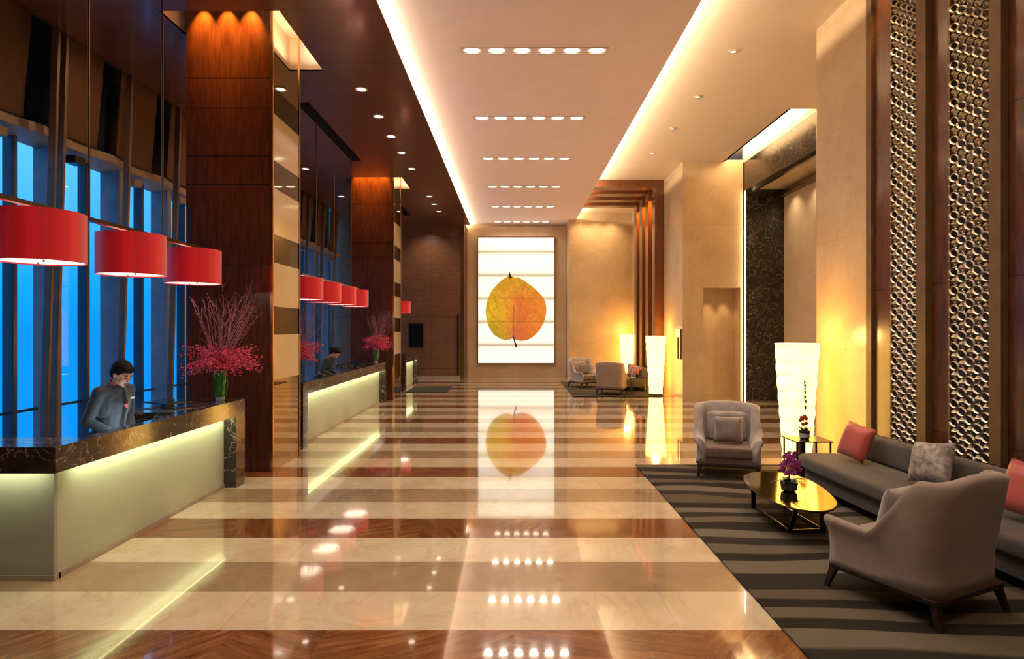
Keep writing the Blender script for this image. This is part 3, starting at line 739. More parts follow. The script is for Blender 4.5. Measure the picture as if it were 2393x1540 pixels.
# ------------------------------------------------------------------ reception counters
def counter(ya, yb, label, nearleg):
    t = thing('reception_counter', label, 'reception counter', (-3.6, ya, 0))
    o = (-3.6, ya, 0)
    XF, XG = -3.49, -3.65
    n0 = ya if nearleg else ya + .2
    if nearleg:
        MB().box(-4.3, XF, ya, ya + .24, 0, .9).build('end_panel', 'counter_stone', t, off=o)
    else:
        MB().box(-4.75, XG - .0, ya + .2, ya + .24, .045, .9).build('frosted_end_panel', 'frostend', t, off=o)
        MB().box(-4.77, XG + .01, ya + .19, ya + .26, 0, .045).build('plinth', 'plinth', t, off=o)
    MB().box(-4.3, XF, yb - .24, yb, 0, .9).build('end_panel', 'counter_stone', t, off=o)
    g0 = ya + .24
    MB().box(XG - .03, XG, g0, yb - .24, .045, .9).build('frosted_front_panel', 'frost', t, off=o)
    MB().box(XG - .04, XG + .01, g0, yb - .24, 0, .045).build('plinth', 'plinth', t, off=o)
    # apron and tops
    mb = MB(); mb.box(XF - .11, XF, ya, yb, .9, 1.1)
    mb.box(-4.77 if not nearleg else -4.3, XF - .11, ya, ya + .43, .9 if not nearleg else .9, 1.1)
    wide = 1.35 if yb - ya > 3 else .9
    mb.box(-4.5, XF - .11, yb - wide, yb, 1.0, 1.1)
    mb.build('stone_top', 'counter_stone', t, off=o)
    MB().box(-3.78, XG - .03, ya + .43, yb - wide, .80, .84).build('work_shelf', 'darkwood', t, off=o)
    MB().box(XG + .002, XG + .03, g0, yb - .24, .88, .899).build('light_strip', 'striplight', t, off=o)
    area('counter_led', (XG + .12, (g0 + yb) / 2, .885), (0, R(50), 0), .04, yb - g0 - .3, 1.7 * (yb - g0), (.95, 1, .62))
    if not nearleg:
        area('counter_led', (-4.2, ya + .08, .885), (R(50), 0, 0), 1.0, .04, 2.0, (.95, 1, .6))
    return t
counter(4.66, 7.95, 'nearest long reception counter, dark marble top over frosted glass', False)
counter(10.15, 16.9, 'second reception counter, between the two wooden columns, dark marble frame', True)
counter(19.7, 22.4, 'farthest small reception counter beside the dark floor mat', True)
t = thing('desk_terminal', 'flat black screen lying on the near counter beside the flower vase', 'screen', (-4.1, 7.25, 1.10), R(-25))
MB().box(-.22, .22, -.16, .16, .03, .05).build('screen_case', 'tv', t, bevel=.005); MB().box(-.05, .05, -.05, .05, 0, .03).build('foot', 'black', t)
t = thing('desk_terminal', 'flat black screen on the second counter beside the standing receptionist', 'screen', (-4.0, 15.8, 1.10), R(-20))
MB().box(-.22, .22, -.16, .16, .03, .05).build('screen_case', 'tv', t, bevel=.005); MB().box(-.05, .05, -.05, .05, 0, .03).build('foot', 'black', t)
# black mat
tag(bx('floor_mat', 'rugblack', -3.42, -2.12, 19.3, 21.25, 0, .012), 'black mat on the floor before the farthest counter', 'mat')
t = thing('wall_display', 'black upright display on the brown far wall', 'display', (-3.92, 24.7, 1.75))
MB().box(-.29, .29, -.06, 0, -.48, .48).build('display_case', 'black', t, bevel=.01); MB().box(-.26, .26, -.065, -.058, -.45, .45).build('screen', 'tv', t)

# ------------------------------------------------------------------ flowers
def vase(loc, label):
    t = thing('glass_vase', label, 'vase', loc)
    MB().lathe([(.055, .045), (.068, .09), (.074, .38), (.070, .385), (.062, .38), (.055, .10)], 24).build('vase_body', 'glassy_green', t, smooth=True)
    MB().lathe([(.05, 0), (.054, .01), (.055, .045)], 24).build('vase_foot', 'glass_foot', t, smooth=True)
    mb = MB()
    for k in range(5):
        a = k * 1.3; pts = [(.069 * math.cos(a), .069 * math.sin(a), .06), (.078 * math.cos(a + .3), .078 * math.sin(a + .3), .2), (.079 * math.cos(a + .5), .079 * math.sin(a + .5), .35)]
        mb.tube(pts, [.006, .016, .004], 5)
    mb.build('wrapped_leaf', 'leaf_green', t, smooth=True)
    return t
def bouquet(loc, label, seed, s=1.0, nbr=34):
    rnd = random.Random(seed)
    t = thing('flower_arrangement', label, 'flowers', loc)
    for k in range(nbr):
        a = rnd.uniform(0, 2 * PI); lean = rnd.uniform(.05, .62); L = rnd.uniform(.75, 1.25) * s
        p = Vector((0, 0, .012)); d = Vector((math.cos(a) * lean + .12, math.sin(a) * lean, 1)).normalized(); L = min(L, .93) if math.cos(a) < .55 else L
        pts = [p.copy()]; 
        for q in range(7):
            d = (d + Vector((rnd.uniform(-.13, .13), rnd.uniform(-.13, .13), 0))).normalized(); p = p + d * L / 7; pts.append(p.copy())
        mb = MB().tube(pts, [.0045, .004, .0038, .0034, .003, .0026, .002, .0014], 4)
        for q in range(2, 7):
            if rnd.random() < .8:
                e = pts[q] + Vector((rnd.uniform(-.12, .12), rnd.uniform(-.12, .12), rnd.uniform(.08, .2)))
                mb.tube([pts[q], (pts[q] + e) / 2 + Vector((rnd.uniform(-.02, .02), 0, .01)), e], [.0026, .002, .0012], 4)
            for w_ in range(2):
                c = pts[q] + Vector((rnd.uniform(-.01, .01), rnd.uniform(-.01, .01), rnd.uniform(-.03, .03)))
                mb.sphere(c, rnd.uniform(.004, .007), 5, 3)
        mb.build('twig', 'twig', t)
    # drooping sprays of crimson berries
    stems = MB(); bl = MB()
    for k in range(80):
        a = rnd.uniform(0, 2 * PI); rr = rnd.uniform(.22, .50) * s; zz = rnd.uniform(-.06, .32) * s * (1.1 - .5 * rr)
        e = Vector((math.cos(a) * rr, math.sin(a) * rr, zz)); mid = Vector((e.x * .45, e.y * .45, max(.12, zz + .10)))
        pts = [Vector((0, 0, .0)), mid, e]
        cur = [((1 - u) ** 2) * pts[0] + 2 * u * (1 - u) * pts[1] + u * u * pts[2] for u in [q / 8 for q in range(9)]]
        stems.tube(cur, .0022, 4)
        for q in range(2, 9):
            for w_ in range(4):
                c = cur[q] + Vector((rnd.gauss(0, .026), rnd.gauss(0, .026), rnd.gauss(0, .026)))
                r = rnd.uniform(.007, .014)
                bl.sphere(c, (r, r, r * .8), 5, 3)
    stems.build('spray_stem', 'twig', t)['kind'] = 'stuff'
    o = bl.build('blossoms', 'red_petal', t, smooth='all'); o['kind'] = 'stuff'
    return t
vase((-3.70, 7.72, 1.10), 'green glass vase on the far end of the nearest counter')
bouquet((-3.70, 7.72, 1.49), 'biggest spray of crimson berries and twigs, on the nearest counter', 3)
vase((-3.72, 10.42, 1.10), 'green glass vase on the near end of the second counter')
bouquet((-3.72, 10.42, 1.49), 'crimson berries and twigs half hidden behind the near column', 5, .9, 24)
vase((-3.72, 16.55, 1.10), 'green glass vase on the far end of the second counter')
bouquet((-3.72, 16.55, 1.49), 'crimson berries and twigs before the far wooden column', 8, .95, 24)

# ------------------------------------------------------------------ people
def remesh(o, vs, sm=2):
    md = o.modifiers.new('fuse', 'REMESH'); md.mode = 'VOXEL'; md.voxel_size = vs; md.use_smooth_shade = True
    md = o.modifiers.new('smooth', 'SMOOTH'); md.factor = .5; md.iterations = sm
def person(loc, rz, label, woman=False, bend=0.0, vs=.0065):
    t = thing('person', label, 'person', loc, rz)
    def B(x, y, z):   # bend the upper body forward about the hips
        p = Vector((x, y, z))
        if z > .95:
            q = p - Vector((0, 0, .95)); q = Matrix.Rotation(bend, 3, 'Y') @ q; p = q + Vector((0, 0, .95))
        return p
    k = .92 if woman else 1.0
    hc = B(.10, 0, 1.565); pitch = R(28) + bend * .7
    HM = Matrix.Rotation(pitch, 3, 'Y')
    def H(x, y, z): return hc + HM @ Vector((x, y, z))
    body = MB()
    body.tube([B(.0, 0, .92), B(.02, 0, 1.1), B(.03, 0, 1.3), B(.04, 0, 1.42)], [.11 * k, .10 * k, .11 * k, .062 * k], 14, True)
    body.tube([B(.04, 0, 1.40), B(.075, 0, 1.50), H(0, 0, -.03)], [.06 * k, .054 * k, .055 * k], 12, True)
    body.sphere(H(-.005, 0, .025), (.098, .077, .10), 18, 12, HM)
    body.sphere(H(.03, 0, -.045), (.066, .056, .068), 16, 10, HM)
    body.tube([H(.088, 0, .02), H(.108, 0, -.022)], [.008, .013], 8, True)
    body.sphere(H(.080, 0, -.088), (.022, .022, .015), 8, 6, HM)
    body.sphere(H(.082, .0, -.058), (.013, .024, .009), 8, 6, HM)
    for s in (-1, 1):
        body.sphere(H(-.005, s * .077, -.005), (.016, .009, .028), 8, 6, HM)
        body.sphere(H(.082, s * .032, .032), (.014, .022, .007), 8, 6, HM)
        body.sphere(H(.07, s * .04, -.02), (.022, .02, .022), 8, 6, HM)
        body.tube([(0, s * .09, .92), (.03, s * .10, .50), (-.01, s * .10, .09)], [.085, .058, .042], 12, True)
        body.tube([(-.03, s * .10, .05), (.15, s * .11, .035)], [.04, .03], 8, True)
        sh = B(.03, s * .165 * k, 1.38); el = B(-.01, s * .235 * k, 1.10) if bend < .2 else B(.06, s * .22 * k, 1.12)
        wr = Vector((.20 if bend < .2 else .38, s * .11, .97))
        body.tube([B(.03, s * .05, 1.37), sh], [.052, .046 * k], 10, True)
        body.tube([sh, el], [.046 * k, .038 * k], 10, True); body.tube([el, wr], [.038 * k, .026 * k], 10, True)
        # hand: palm, four fingers, thumb
        hd = Vector((.86, -s * .12, -.5)).normalized(); sd = Vector((0, 1, 0)) * s
        pc = wr + hd * .045
        body.tube([wr, wr + hd * .03, wr + hd * .075], [.024, .030, .032], 10, True)
        for q in range(4):
            b0 = wr + hd * .08 + sd * (.027 - .018 * q); L = (.060, .070, .066, .050)[q]
            m_ = b0 + hd * L * .5 + Vector((0, 0, .004)); e = m_ + (hd + Vector((0, 0, -.5))).normalized() * L * .5
            body.tube([b0, m_, e], [.0085, .008, .007], 8, True)
        th = wr + hd * .03 - sd * .025
        body.tube([th, th - sd * .025 + hd * .02, th - sd * .03 + hd * .055], [.011, .0095, .008], 8, True)
    bo = body.build('body', 'skin', t, smooth='all'); remesh(bo, vs, 2)
    # hair
    h = MB(); h.sphere(H(-.022, 0, .045), (.104, .088, .100), 18, 12, HM)
    h.sphere(H(.045, 0, .088), (.052, .068, .035), 12, 8, HM); h.sphere(H(-.06, 0, -.01), (.055, .072, .075), 12, 8, HM)
    for s in (-1, 1): h.sphere(H(.01, s * .066, .05), (.035, .02, .045), 10, 6, HM)
    if woman: h.sphere(H(-.13, 0, .01), (.05, .055, .05), 12, 8, HM)
    ho = h.build('hair', 'hair', t, smooth='all'); remesh(ho, vs, 2)
    for s in (-1, 1):
        MB().sphere(H(.0895, s * .030, .012), (.007, .013, .0055), 10, 6, HM).build('eye', 'eye', t, smooth='all')
        MB().sphere(H(.092, s * .031, .036), (.005, .018, .004), 8, 5, HM).build('eyebrow', 'hair', t, smooth='all')
    MB().sphere(H(.094, 0, -.058), (.006, .022, .006), 10, 6, HM).build('mouth', 'lip', t, smooth='all')
    # jacket
    j = MB()
    j.tube([B(0, 0, .82), B(.0, 0, .95), B(.02, 0, 1.1), B(.03, 0, 1.3), B(.035, 0, 1.40)], [.145 * k, .142 * k, .135 * k, .145 * k, .09 * k], 16, True)
    for s in (-1, 1):
        sh = B(.03, s * .165 * k, 1.38); el = B(-.01, s * .235 * k, 1.10) if bend < .2 else B(.06, s * .22 * k, 1.12)
        wr = Vector((.20 if bend < .2 else .38, s * .11, .97))
        j.tube([B(.03, s * .03, 1.38), sh], [.09 * k, .068 * k], 12, True)
        j.tube([B(.02, s * .07, 1.22), B(.02, s * .07, 1.34)], [.115 * k, .11 * k], 12, True)
        j.tube([sh, el], [.064 * k, .052 * k], 12, True); j.tube([el, el + (wr - el) * .88], [.052 * k, .040 * k], 12, True)
        j.sphere(B(.0, s * .05, .9), (.13, .12, .12), 12, 8)
        j.tube([B(.055, s * .03, 1.36), B(.075, s * .012, 1.425)], [.085, .058], 12, True)
    jo = j.build('jacket', 'jacket', t, smooth='all'); remesh(jo, vs * 1.15, 3)
    MB().lathe([(.060, -.012), (.068, -.012), (.064, .022), (.056, .022)], 20, cap=False).xf(lambda p: B(.055 + p.x, p.y, 1.455 + p.z - p.x * .35)).build('collar', 'pinktrim', t, smooth=True)
    MB().tube([B(.150, 0, 1.40), B(.190, 0, 1.30), B(.186, 0, 1.15), B(.176, 0, .97)], [.010, .010, .010, .010], 6).build('placket', 'jacket_dark', t)
    MB().sphere(B(.197, .0, 1.27), (.010, .028, .014), 8, 6).sphere(B(.200, 0, 1.255), (.01, .012, .018), 8, 6).build('knot_button', 'pinktrim', t, smooth='all')
    MB().box(-.006, .006, -.022, .022, -.009, .009).xf(lambda p: B(.186 + p.x, .075 + p.y, 1.33 + p.z)).build('name_badge', 'white', t)
    tr = MB()
    for s in (-1, 1):
        tr.tube([(0, s * .085, .90), (.03, s * .10, .50), (-.01, s * .10, .10)], [.12, .078, .062], 14, True)
    to = tr.build('trousers', 'jacket_dark', t, smooth='all'); remesh(to, .012, 3)
    for s in (-1, 1):
        MB().tube([(-.045, s * .10, .048), (.04, s * .105, .048), (.16, s * .11, .036)], [.045, .046, .034], 10, True).build('shoe', 'black', t, smooth='all')
    return t
person((-4.10, 6.18, 0), R(-14), 'person in slate jacket with pink collar looking down behind the nearest counter', False, R(7))
person((-4.27, 13.55, 0), R(-8), 'person with tied dark hair in dark jacket bending over the second counter', True, R(24), .008)
# low screen glow that lights the face
area('screen_glow', (-3.74, 6.0, 1.0), (0, R(125), 0), .2, .3, 1.6, (.75, .9, 1))
MB_ = None
t = thing('computer_monitor', 'low desk monitor glowing behind the ledge of the nearest counter', 'monitor', (-3.735, 5.6, .843), R(0))
MB().box(-.012, .0, -.18, .18, .02, .225).build('case', 'black', t, bevel=.004); MB().box(-.0145, -.012, -.17, .17, .03, .215).build('screen', emis('screen_glow_mat', (.6, .75, 1), 1.5), t)
MB().box(-.03, .02, -.06, .06, 0, .02).build('foot', 'black', t)

# ------------------------------------------------------------------ floor lamps
def floor_lamp(loc, label, e):
    t = thing('floor_lamp', label, 'floor lamp', loc, group='tall paper floor lamps')
    H = 1.79; prof = []; n = 40
    rs = []
    m = 64
    for i in range(m + 1):
        u = i / m; z = .05 + (H - .05) * u
        r = .195 + .112 * u + .005 * math.sin(u * 2 * PI * 8)
        rs.append([(r * math.cos(2 * PI * j / n) * (1 + .01 * math.sin(3 * 2 * PI * j / n + u * 9)), r * math.sin(2 * PI * j / n), z) for j in range(n)])
    for i in range(m, -1, -8):
        u = i / m; z = .05 + (H - .05) * u; r = .187 + .112 * u
        rs.append([(r * math.cos(2 * PI * j / n), r * math.sin(2 * PI * j / n), z) for j in range(n)])
    MB().rings(rs, closed=True).build('paper_shade', 'paper', t, smooth='all')
    MB().lathe([(.19, 0), (.2, .01), (.2, .05), (.19, .055)], 32).build('base', 'black', t, smooth=True)
    MB().tube([(0, 0, .05), (0, 0, 1.5)], .012, 8).build('pole', 'bronze', t)
    point('lamp_light', (loc[0], loc[1], 1.9), e * .3, (1, .55, .14), .12)
    return t
L1 = floor_lamp((4.19, 9.05, 0), 'nearest glowing paper floor lamp, beside the side table and sofa', 60)
L2 = floor_lamp((4.29, 18.45, 0), 'glowing paper floor lamp before the wooden portal', 45)
L3 = floor_lamp((4.45, 23.9, 0), 'farthest glowing paper floor lamp, half hidden behind the wooden portal', 45)
# lamp glow on the wall behind (the shade's own emission does the rest)
# bracket on pillar edge
t = thing('wall_bracket', 'dark bronze double-strip wall bracket on the marble pillar corner', 'wall bracket', (4.70, 17.1, 1.15))
MB().box(-.05, 0, 0, .38, .62, .86).build('plate', 'bronze', t, bevel=.004)
for y in (.0, .26): MB().box(-.05, 0, y, y + .12, 0, .62).build('strip', 'bronze', t, bevel=.004)

# ------------------------------------------------------------------ decorative screens
def deco(ya, yb, label, strip):
    t = thing('decorative_screen', label, 'wall screen', (4.737, ya, 0))
    MB().box(-.03, 0, 0, yb - ya, .02, ZR - .01).build('backing', 'screenback', t)
    MB().box(-.07, 0, -strip, 0, .02, ZR - .01).build('bronze_edge', 'brownstrip', t)
    MB().box(-.06, 0, yb - ya, yb - ya + .03, .02, ZR - .01).build('bronze_edge', 'brownstrip', t)
    mb = MB(); W = yb - ya; nc = 5; cw = W / nc; ph = .20
    for c in range(nc):
        yc = (c + .5) * cw
        k = 0; z = .12 + (c * ph * .36) % ph
        while z < ZR - .2:
            # tilted oval ring
            pts = []
            for q in range(12):
                a = 2 * PI * q / 12
                yy = yc + cw * .34 * math.cos(a) + .016 * math.sin(a); zz = z + .046 * math.sin(a)
                pts.append((-.050 - .02 * math.cos(a), yy, zz))
            rs = []
            for q in range(12):
                p = Vector(pts[q]); d = (Vector(pts[(q + 1) % 12]) - Vector(pts[q - 1])).normalized()
                nx = Vector((1, 0, 0)); b = d.cross(nx).normalized()
                rs.append([tuple(p + nx * .016 * math.cos(w) + b * .011 * math.sin(w)) for w in (0, PI / 2, PI, 3 * PI / 2)])
            mb.rings(rs, closed=True)
            # petal star above the ring
            zc = z + ph * .5
            tip = (-.088, yc, zc + .008)
            arms = [(-.035, yc + cw * .54 * math.sin(a) * (1 if i % 2 == 0 else .5), zc + .068 * math.cos(a) * (1 if i % 2 == 0 else .5)) for i, a in enumerate([q * PI / 4 for q in range(8)])]
            mb.add([tip] + arms, [(0, 1 + i, 1 + (i + 1) % 8) for i in range(8)] + [tuple(range(8, 0, -1))])
            for dy, dz in ((-.42, .0), (.42, .05)):
                mb.sphere((-.075, yc + cw * dy, z + .07 + dz), .009, 6, 4)
            z += ph; k += 1
    mb.build('metal_lattice', 'silver', t)
    spot('screen_fill_spot', (4.25, (ya + yb) / 2, 6.5), (4.74, (ya + yb) / 2, 4.0), 22, (1, .78, .5), 50, .9, .05)  # both spots are unseen, added to light the metal lattice
    spot('screen_fill_spot', (4.0, ya - .3, 6.5), (4.74, (ya + yb) / 2, 1.8), 24, (1, .85, .65), 40, .9, .05)
deco(7.09, 7.57, 'left ornate metal wall screen, nearer the marble pier', .16)
deco(6.01, 6.56, 'right ornate metal wall screen, wider, behind the sofa', .15)
spot('wall_amber_spot', (4.62, 7.80, 6.6), (4.74, 7.80, 5.0), 60, (1, .45, .10), 60, 1, .02)

# ------------------------------------------------------------------ rugs
tag(bx('area_rug', 'rug', 1.787, 4.70, 1.6, 8.97, 0, .014), 'large dark striped rug under the near lounge furniture', 'rug')
tag(bx('area_rug', 'rug', 1.77, 4.38, 18.0, 23.06, 0, .014), 'far dark rug under the distant armchairs', 'rug')

# ------------------------------------------------------------------ armchairs
def armchair(loc, rz, label, shell, cush, group='wing armchairs'):
    t = thing('armchair', label, 'armchair', loc, rz)
    # plan curve: from front left arm round the back to the front right arm
    hw, yf, yb, rc = .36, -.40, .33, .13
    plan = []
    for i in range(9): plan.append((-hw, yf + (yb - rc - yf) * i / 8, -1, 0))
    for i in range(1, 6):
        a = PI - PI / 2 * i / 6; plan.append((-hw + rc + rc * math.cos(a), yb - rc + rc * math.sin(a), math.cos(a), math.sin(a)))
    for i in range(7): plan.append((-hw + rc + (2 * hw - 2 * rc) * i / 6, yb, 0, 1))
    for i in range(1, 6):
        a = PI / 2 - PI / 2 * i / 6; plan.append((hw - rc + rc * math.cos(a), yb - rc + rc * math.sin(a), math.cos(a), math.sin(a)))
    for i in range(9): plan.append((hw, yb - rc - (yb - rc - yf) * i / 8, 1, 0))
    def top(x, y):
        s = max(0, min(1, (y - (-.10)) / (.30)))
        s = s * s * (3 - 2 * s)
        h = .535 + (.02 * max(0, -y - .2) / .2) + .43 * s
        if y > .2: h += .035 * (1 - (x / hw) ** 2)
        return h
    cols = []
    th = .055
    for (x, y, nx, ny) in plan:
        H = top(x, y); z0 = .19; ring = []
        def P(off, z):
            u = (z - z0) / .8
            fl = -.018 * math.sin(PI * min(1, u * 2.2)) + (.05 * max(0, (z - .45) / .12) if y < 0 and z < .60 else .05 if y < 0 else .03 * u)
            ln = .14 * max(0, z - .42) ** 1.2 if z > .42 else 0
            if y < -.15: ln = -.03 * max(0, (z - .3) / .25)
            wing = 0
            return (x + nx * (off + fl), y + ny * (off + fl * .6) + ln, z)
        for q in range(9): ring.append(P(th, z0 + (H - .03 - z0) * q / 8))
        for a in (60, 90, 120): ring.append(P(th * math.cos(R(a)) , H - .03 + .03 * math.sin(R(a))))
        for q in range(8, -1, -1): ring.append(P(-th, z0 + (H - .03 - z0) * q / 8))
        cols.append(ring)
    MB().rings(cols).build('upholstered_shell', shell, t, smooth='all')
    # seat base and cushion
    def rr(x0, x1, y0, y1, r, n=5):
        o = []
        for cx, cy, a0 in ((x1 - r, y0 + r, -PI / 2), (x1 - r, y1 - r, 0), (x0 + r, y1 - r, PI / 2), (x0 + r, y0 + r, PI)):
            for i in range(n): o.append((cx + r * math.cos(a0 + PI / 2 * i / (n - 1)), cy + r * math.sin(a0 + PI / 2 * i / (n - 1))))
        return o
    MB().slab(rr(-.33, .33, -.40, .30, .03), .19, .29, .01).build('seat_base', cush, t, smooth='all')
    MB().slab(rr(-.305, .305, -.43, .28, .05), .28, .43, .035, 4).build('seat_cushion', cush, t, smooth='all')
    c = MB().slab(rr(-.27, .27, .0, .42, .07), 0, .12, .05, 4)
    c.xf(lambda p: (p.x, .18 + p.z * .95 + (p.y) * .16, .43 + p.y)).build('back_cushion', shell, t, smooth='all')
    MB().slab(rr(-.40, .40, -.425, .385, .03), .155, .19, .004).build('base_rail', 'darkwood', t)
    for sx, sy in ((-1, -1), (1, -1), (-1, 1), (1, 1)):
        x, y = sx * .36, (-.39 if sy < 0 else .345); ex, ey = x + sx * .03, y + sy * .045
        lo = [(ex - .016, ey - .016, 0), (ex + .016, ey - .016, 0), (ex + .016, ey + .016, 0), (ex - .016, ey + .016, 0)]
        hi = [(x - .028, y - .028, .16), (x + .028, y - .028, .16), (x + .028, y + .028, .16), (x - .028, y + .028, .16)]
        MB().hexa(lo, hi).build('leg', 'darkwood', t, bevel=.003)
    t['group'] = group
    return t
ca = armchair((2.97, 8.50, .014), R(-17), 'silver-grey wing armchair facing the camera behind the coffee table', 'vel_silver', 'seat_brown')
yaw = math.atan2(-.43, -.905)  # facing (-.43,.905)
armchair((2.97, 4.52, .014), math.atan2(.905, -.43) + PI / 2, 'taupe wing armchair seen from behind, nearest the camera', 'vel_taupe', 'vel_taupe')
armchair((2.42, 21.0, .014), R(28), 'far grey armchair facing the hall, leftmost in the distant lounge', 'vel_silver', 'vel_grey')
armchair((3.0, 18.75, .014), R(160), 'far armchair turned away, its back golden in the lamp light', 'vel_taupe', 'vel_taupe')
ca.scale = (1.0, .97, .95)
# ------------------------------------------------------------------ cushions
def cushion(loc, rot, w, h, d, mat, label):
    n = 14; top_ = []; vs = []; fs = []
    for side in (1, -1):
        for i in range(n + 1):
            for j in range(n + 1):
                u, v = -1 + 2 * i / n, -1 + 2 * j / n
                e = max(0, (1 - u ** 4)) ** .6 * max(0, (1 - v ** 4)) ** .6
                pinch = 1 - .07 * (1 - abs(u * v)) * (max(abs(u), abs(v)) ** 3)
                vs.append((u * w / 2 * pinch, side * d / 2 * e, v * h / 2 * pinch))
    k = (n + 1) ** 2
    for s in (0, 1):
        for i in range(n):
            for j in range(n):
                a = s * k + i * (n + 1) + j; fs.append((a, a + n + 1, a + n + 2, a + 1) if s else (a, a + 1, a + n + 2, a + n + 1))
    mb = MB().add(vs, fs)
    o = mb.build('throw_cushion', mat, None, smooth='all')
    bm = bmesh.new(); bm.from_mesh(o.data); bmesh.ops.remove_doubles(bm, verts=bm.verts, dist=1e-5); bmesh.ops.recalc_face_normals(bm, faces=bm.faces); bm.to_mesh(o.data); bm.free()
    for p in o.data.polygons: p.use_smooth = True
    o.location = loc; o.rotation_euler = rot
    return tag(o, label, 'cushion')
cushion((2.96, 8.44, .615), (R(-14), 0, R(-17)), .38, .36, .15, 'grey_cush', 'grey satin cushion standing on the silver-grey armchair')
cushion((2.94, 4.66, .645), (R(14), 0, math.atan2(.905, -.43) + PI / 2 + PI), .42, .34, .13, 'vel_silver', 'pale cushion inside the taupe armchair seen from behind')
cushion((2.40, 20.9, .63), (R(-14), 0, R(28)), .40, .36, .15, 'vel_grey', 'dark cushion on the far grey armchair')

# ------------------------------------------------------------------ sofa
o0 = (4.1, 5.9, 0)
def sofa_outline(x_in, x_out, y_top, y_bot):
    p = []
    n = 12
    for i in range(n + 1):
        u = i / n; y = y_top + (y_bot - y_top) * u; p.append((x_in + .075 * (7.8 - y) + -.05 * math.sin(PI * u), y))
    for i in range(n + 1):
        u = i / n; y = y_bot + (y_top - y_bot) * u; p.append((x_out + .075 * (7.8 - y), y))
    return p
def rounded(p, it=2): return smoothloop(p, it)
t = thing('sofa', 'long charcoal velvet sofa with low back along the near lounge', 'sofa', o0)
so = [(4.45, 7.72), (3.95, 7.80), (3.66, 7.80), (3.58, 7.70), (3.57, 7.3), (3.60, 6.6), (3.66, 5.8), (3.73, 5.0), (3.80, 4.2), (3.84, 3.6), (4.76, 3.55), (4.70, 4.2), (4.62, 5.2), (4.54, 6.4), (4.48, 7.3)]
MB().slab(rounded(so, 2), .27, .43, .05, 5).build('seat_cushion', 'sofa', t, smooth='all', off=o0)
sb = [(x + (.06 if x < 4.2 else -.02), y - (.04 if y > 7.6 else 0)) for x, y in so]
MB().slab(rounded(sb, 2), .10, .265, .02, 3).build('sofa_base', 'sofa', t, smooth='all', off=o0)
bk = [(4.30, 7.62), (4.16, 7.60), (4.16, 7.2), (4.20, 6.4), (4.27, 5.4), (4.36, 4.4), (4.43, 3.62), (4.60, 3.62), (4.52, 4.4), (4.43, 5.4), (4.37, 6.4), (4.32, 7.2)]
bk = [(x + .08, y) for x, y in bk]
MB().slab(rounded(bk, 2), .43, .74, .06, 4).build('backrest', 'sofa', t, smooth='all', off=o0)
for (x, y) in ((3.80, 7.4), (4.35, 7.4), (3.86, 5.9), (4.45, 5.9), (3.98, 4.0), (4.6, 4.0)):
    MB().box(x - .03, x + .03, y - .03, y + .03, .014, .11).build('leg', 'silver', t, off=o0)
cushion((4.05, 7.24, .672), (R(-20), R(6), R(-80)), .44, .42, .17, 'coral', 'coral satin cushion at the far end of the sofa')
cushion((4.13, 6.05, .682), (R(-22), R(-8), R(-72)), .44, .42, .17, 'grey_pat', 'grey patterned cushion in the middle of the sofa')
cushion((4.19, 4.95, .685), (R(-24), R(8), R(-70)), .46, .44, .18, 'coral', 'coral cushion cut by the right edge, behind the taupe armchair')

# ------------------------------------------------------------------ coffee table
ct = [(2.53, 6.82), (2.43, 6.19), (2.49, 5.74), (2.67, 5.53), (2.87, 5.54), (3.05, 5.74), (3.16, 6.03), (3.25, 6.54), (3.21, 6.96), (2.97, 7.09), (2.72, 7.06)]
o1 = (2.85, 6.3, 0)
t = thing('coffee_table', 'oval dark-glass coffee table on splayed dark legs', 'coffee table', o1)
MB().slab(rounded(ct, 2), .335, .349, .002).build('table_top', 'leg_bronze', t, off=o1)
MB().slab([(x * .985 + .015 * 2.85, y * .985 + .015 * 6.3) for x, y in rounded(ct, 2)], .3485, .352).build('glass_top', 'glass_reflection', t, off=o1)
legs = [((2.72, 5.86, .335), (2.70, 5.98, .014)), ((3.0, 5.95, .335), (3.04, 6.02, .014)), ((2.62, 6.7, .335), (2.67, 6.80, .014)), ((3.05, 6.8, .335), (3.0, 6.75, .014))]
for a, b_ in legs:
    a, b_ = Vector(a), Vector(b_)
    lo = [(b_.x - .022, b_.y - .012, b_.z), (b_.x + .022, b_.y - .012, b_.z), (b_.x + .022, b_.y + .012, b_.z), (b_.x - .022, b_.y + .012, b_.z)]
    hi = [(a.x - .022, a.y - .012, a.z), (a.x + .022, a.y - .012, a.z), (a.x + .022, a.y + .012, a.z), (a.x - .022, a.y + .012, a.z)]
    MB().hexa(lo, hi).build('leg', 'leg_bronze', t, off=o1)
mb = MB()
for a, b_ in (((2.70, 5.98, .03), (2.67, 6.8, .03)), ((3.04, 6.02, .03), (2.70, 5.98, .03)), ((3.04, 6.02, .03), (3.0, 6.75, .03))):
    mb.tube([a, b_], .012, 6)
mb.build('stretcher', 'leg_bronze', t, off=o1)

def leafblade(mb, base, d, L, w, droop=.4):
    base, d = Vector(base), Vector(d).normalized(); side = d.cross(Vector((0, 0, 1)))
    side = side.normalized() if side.length > .1 else Vector((1, 0, 0))
    a, b = [], []
    n = 6
    for i in range(n + 1):
        u = i / n; c = base + d * L * u - Vector((0, 0, droop * L * u * u)); ww = w * math.sin(PI * (.08 + .9 * u)) + .0008
        a.append((c + side * ww, c + Vector((0, 0, -.0035)), c - side * ww, c + Vector((0, 0, .0015))))
    mb.rings([[tuple(p) for p in q] for q in a])
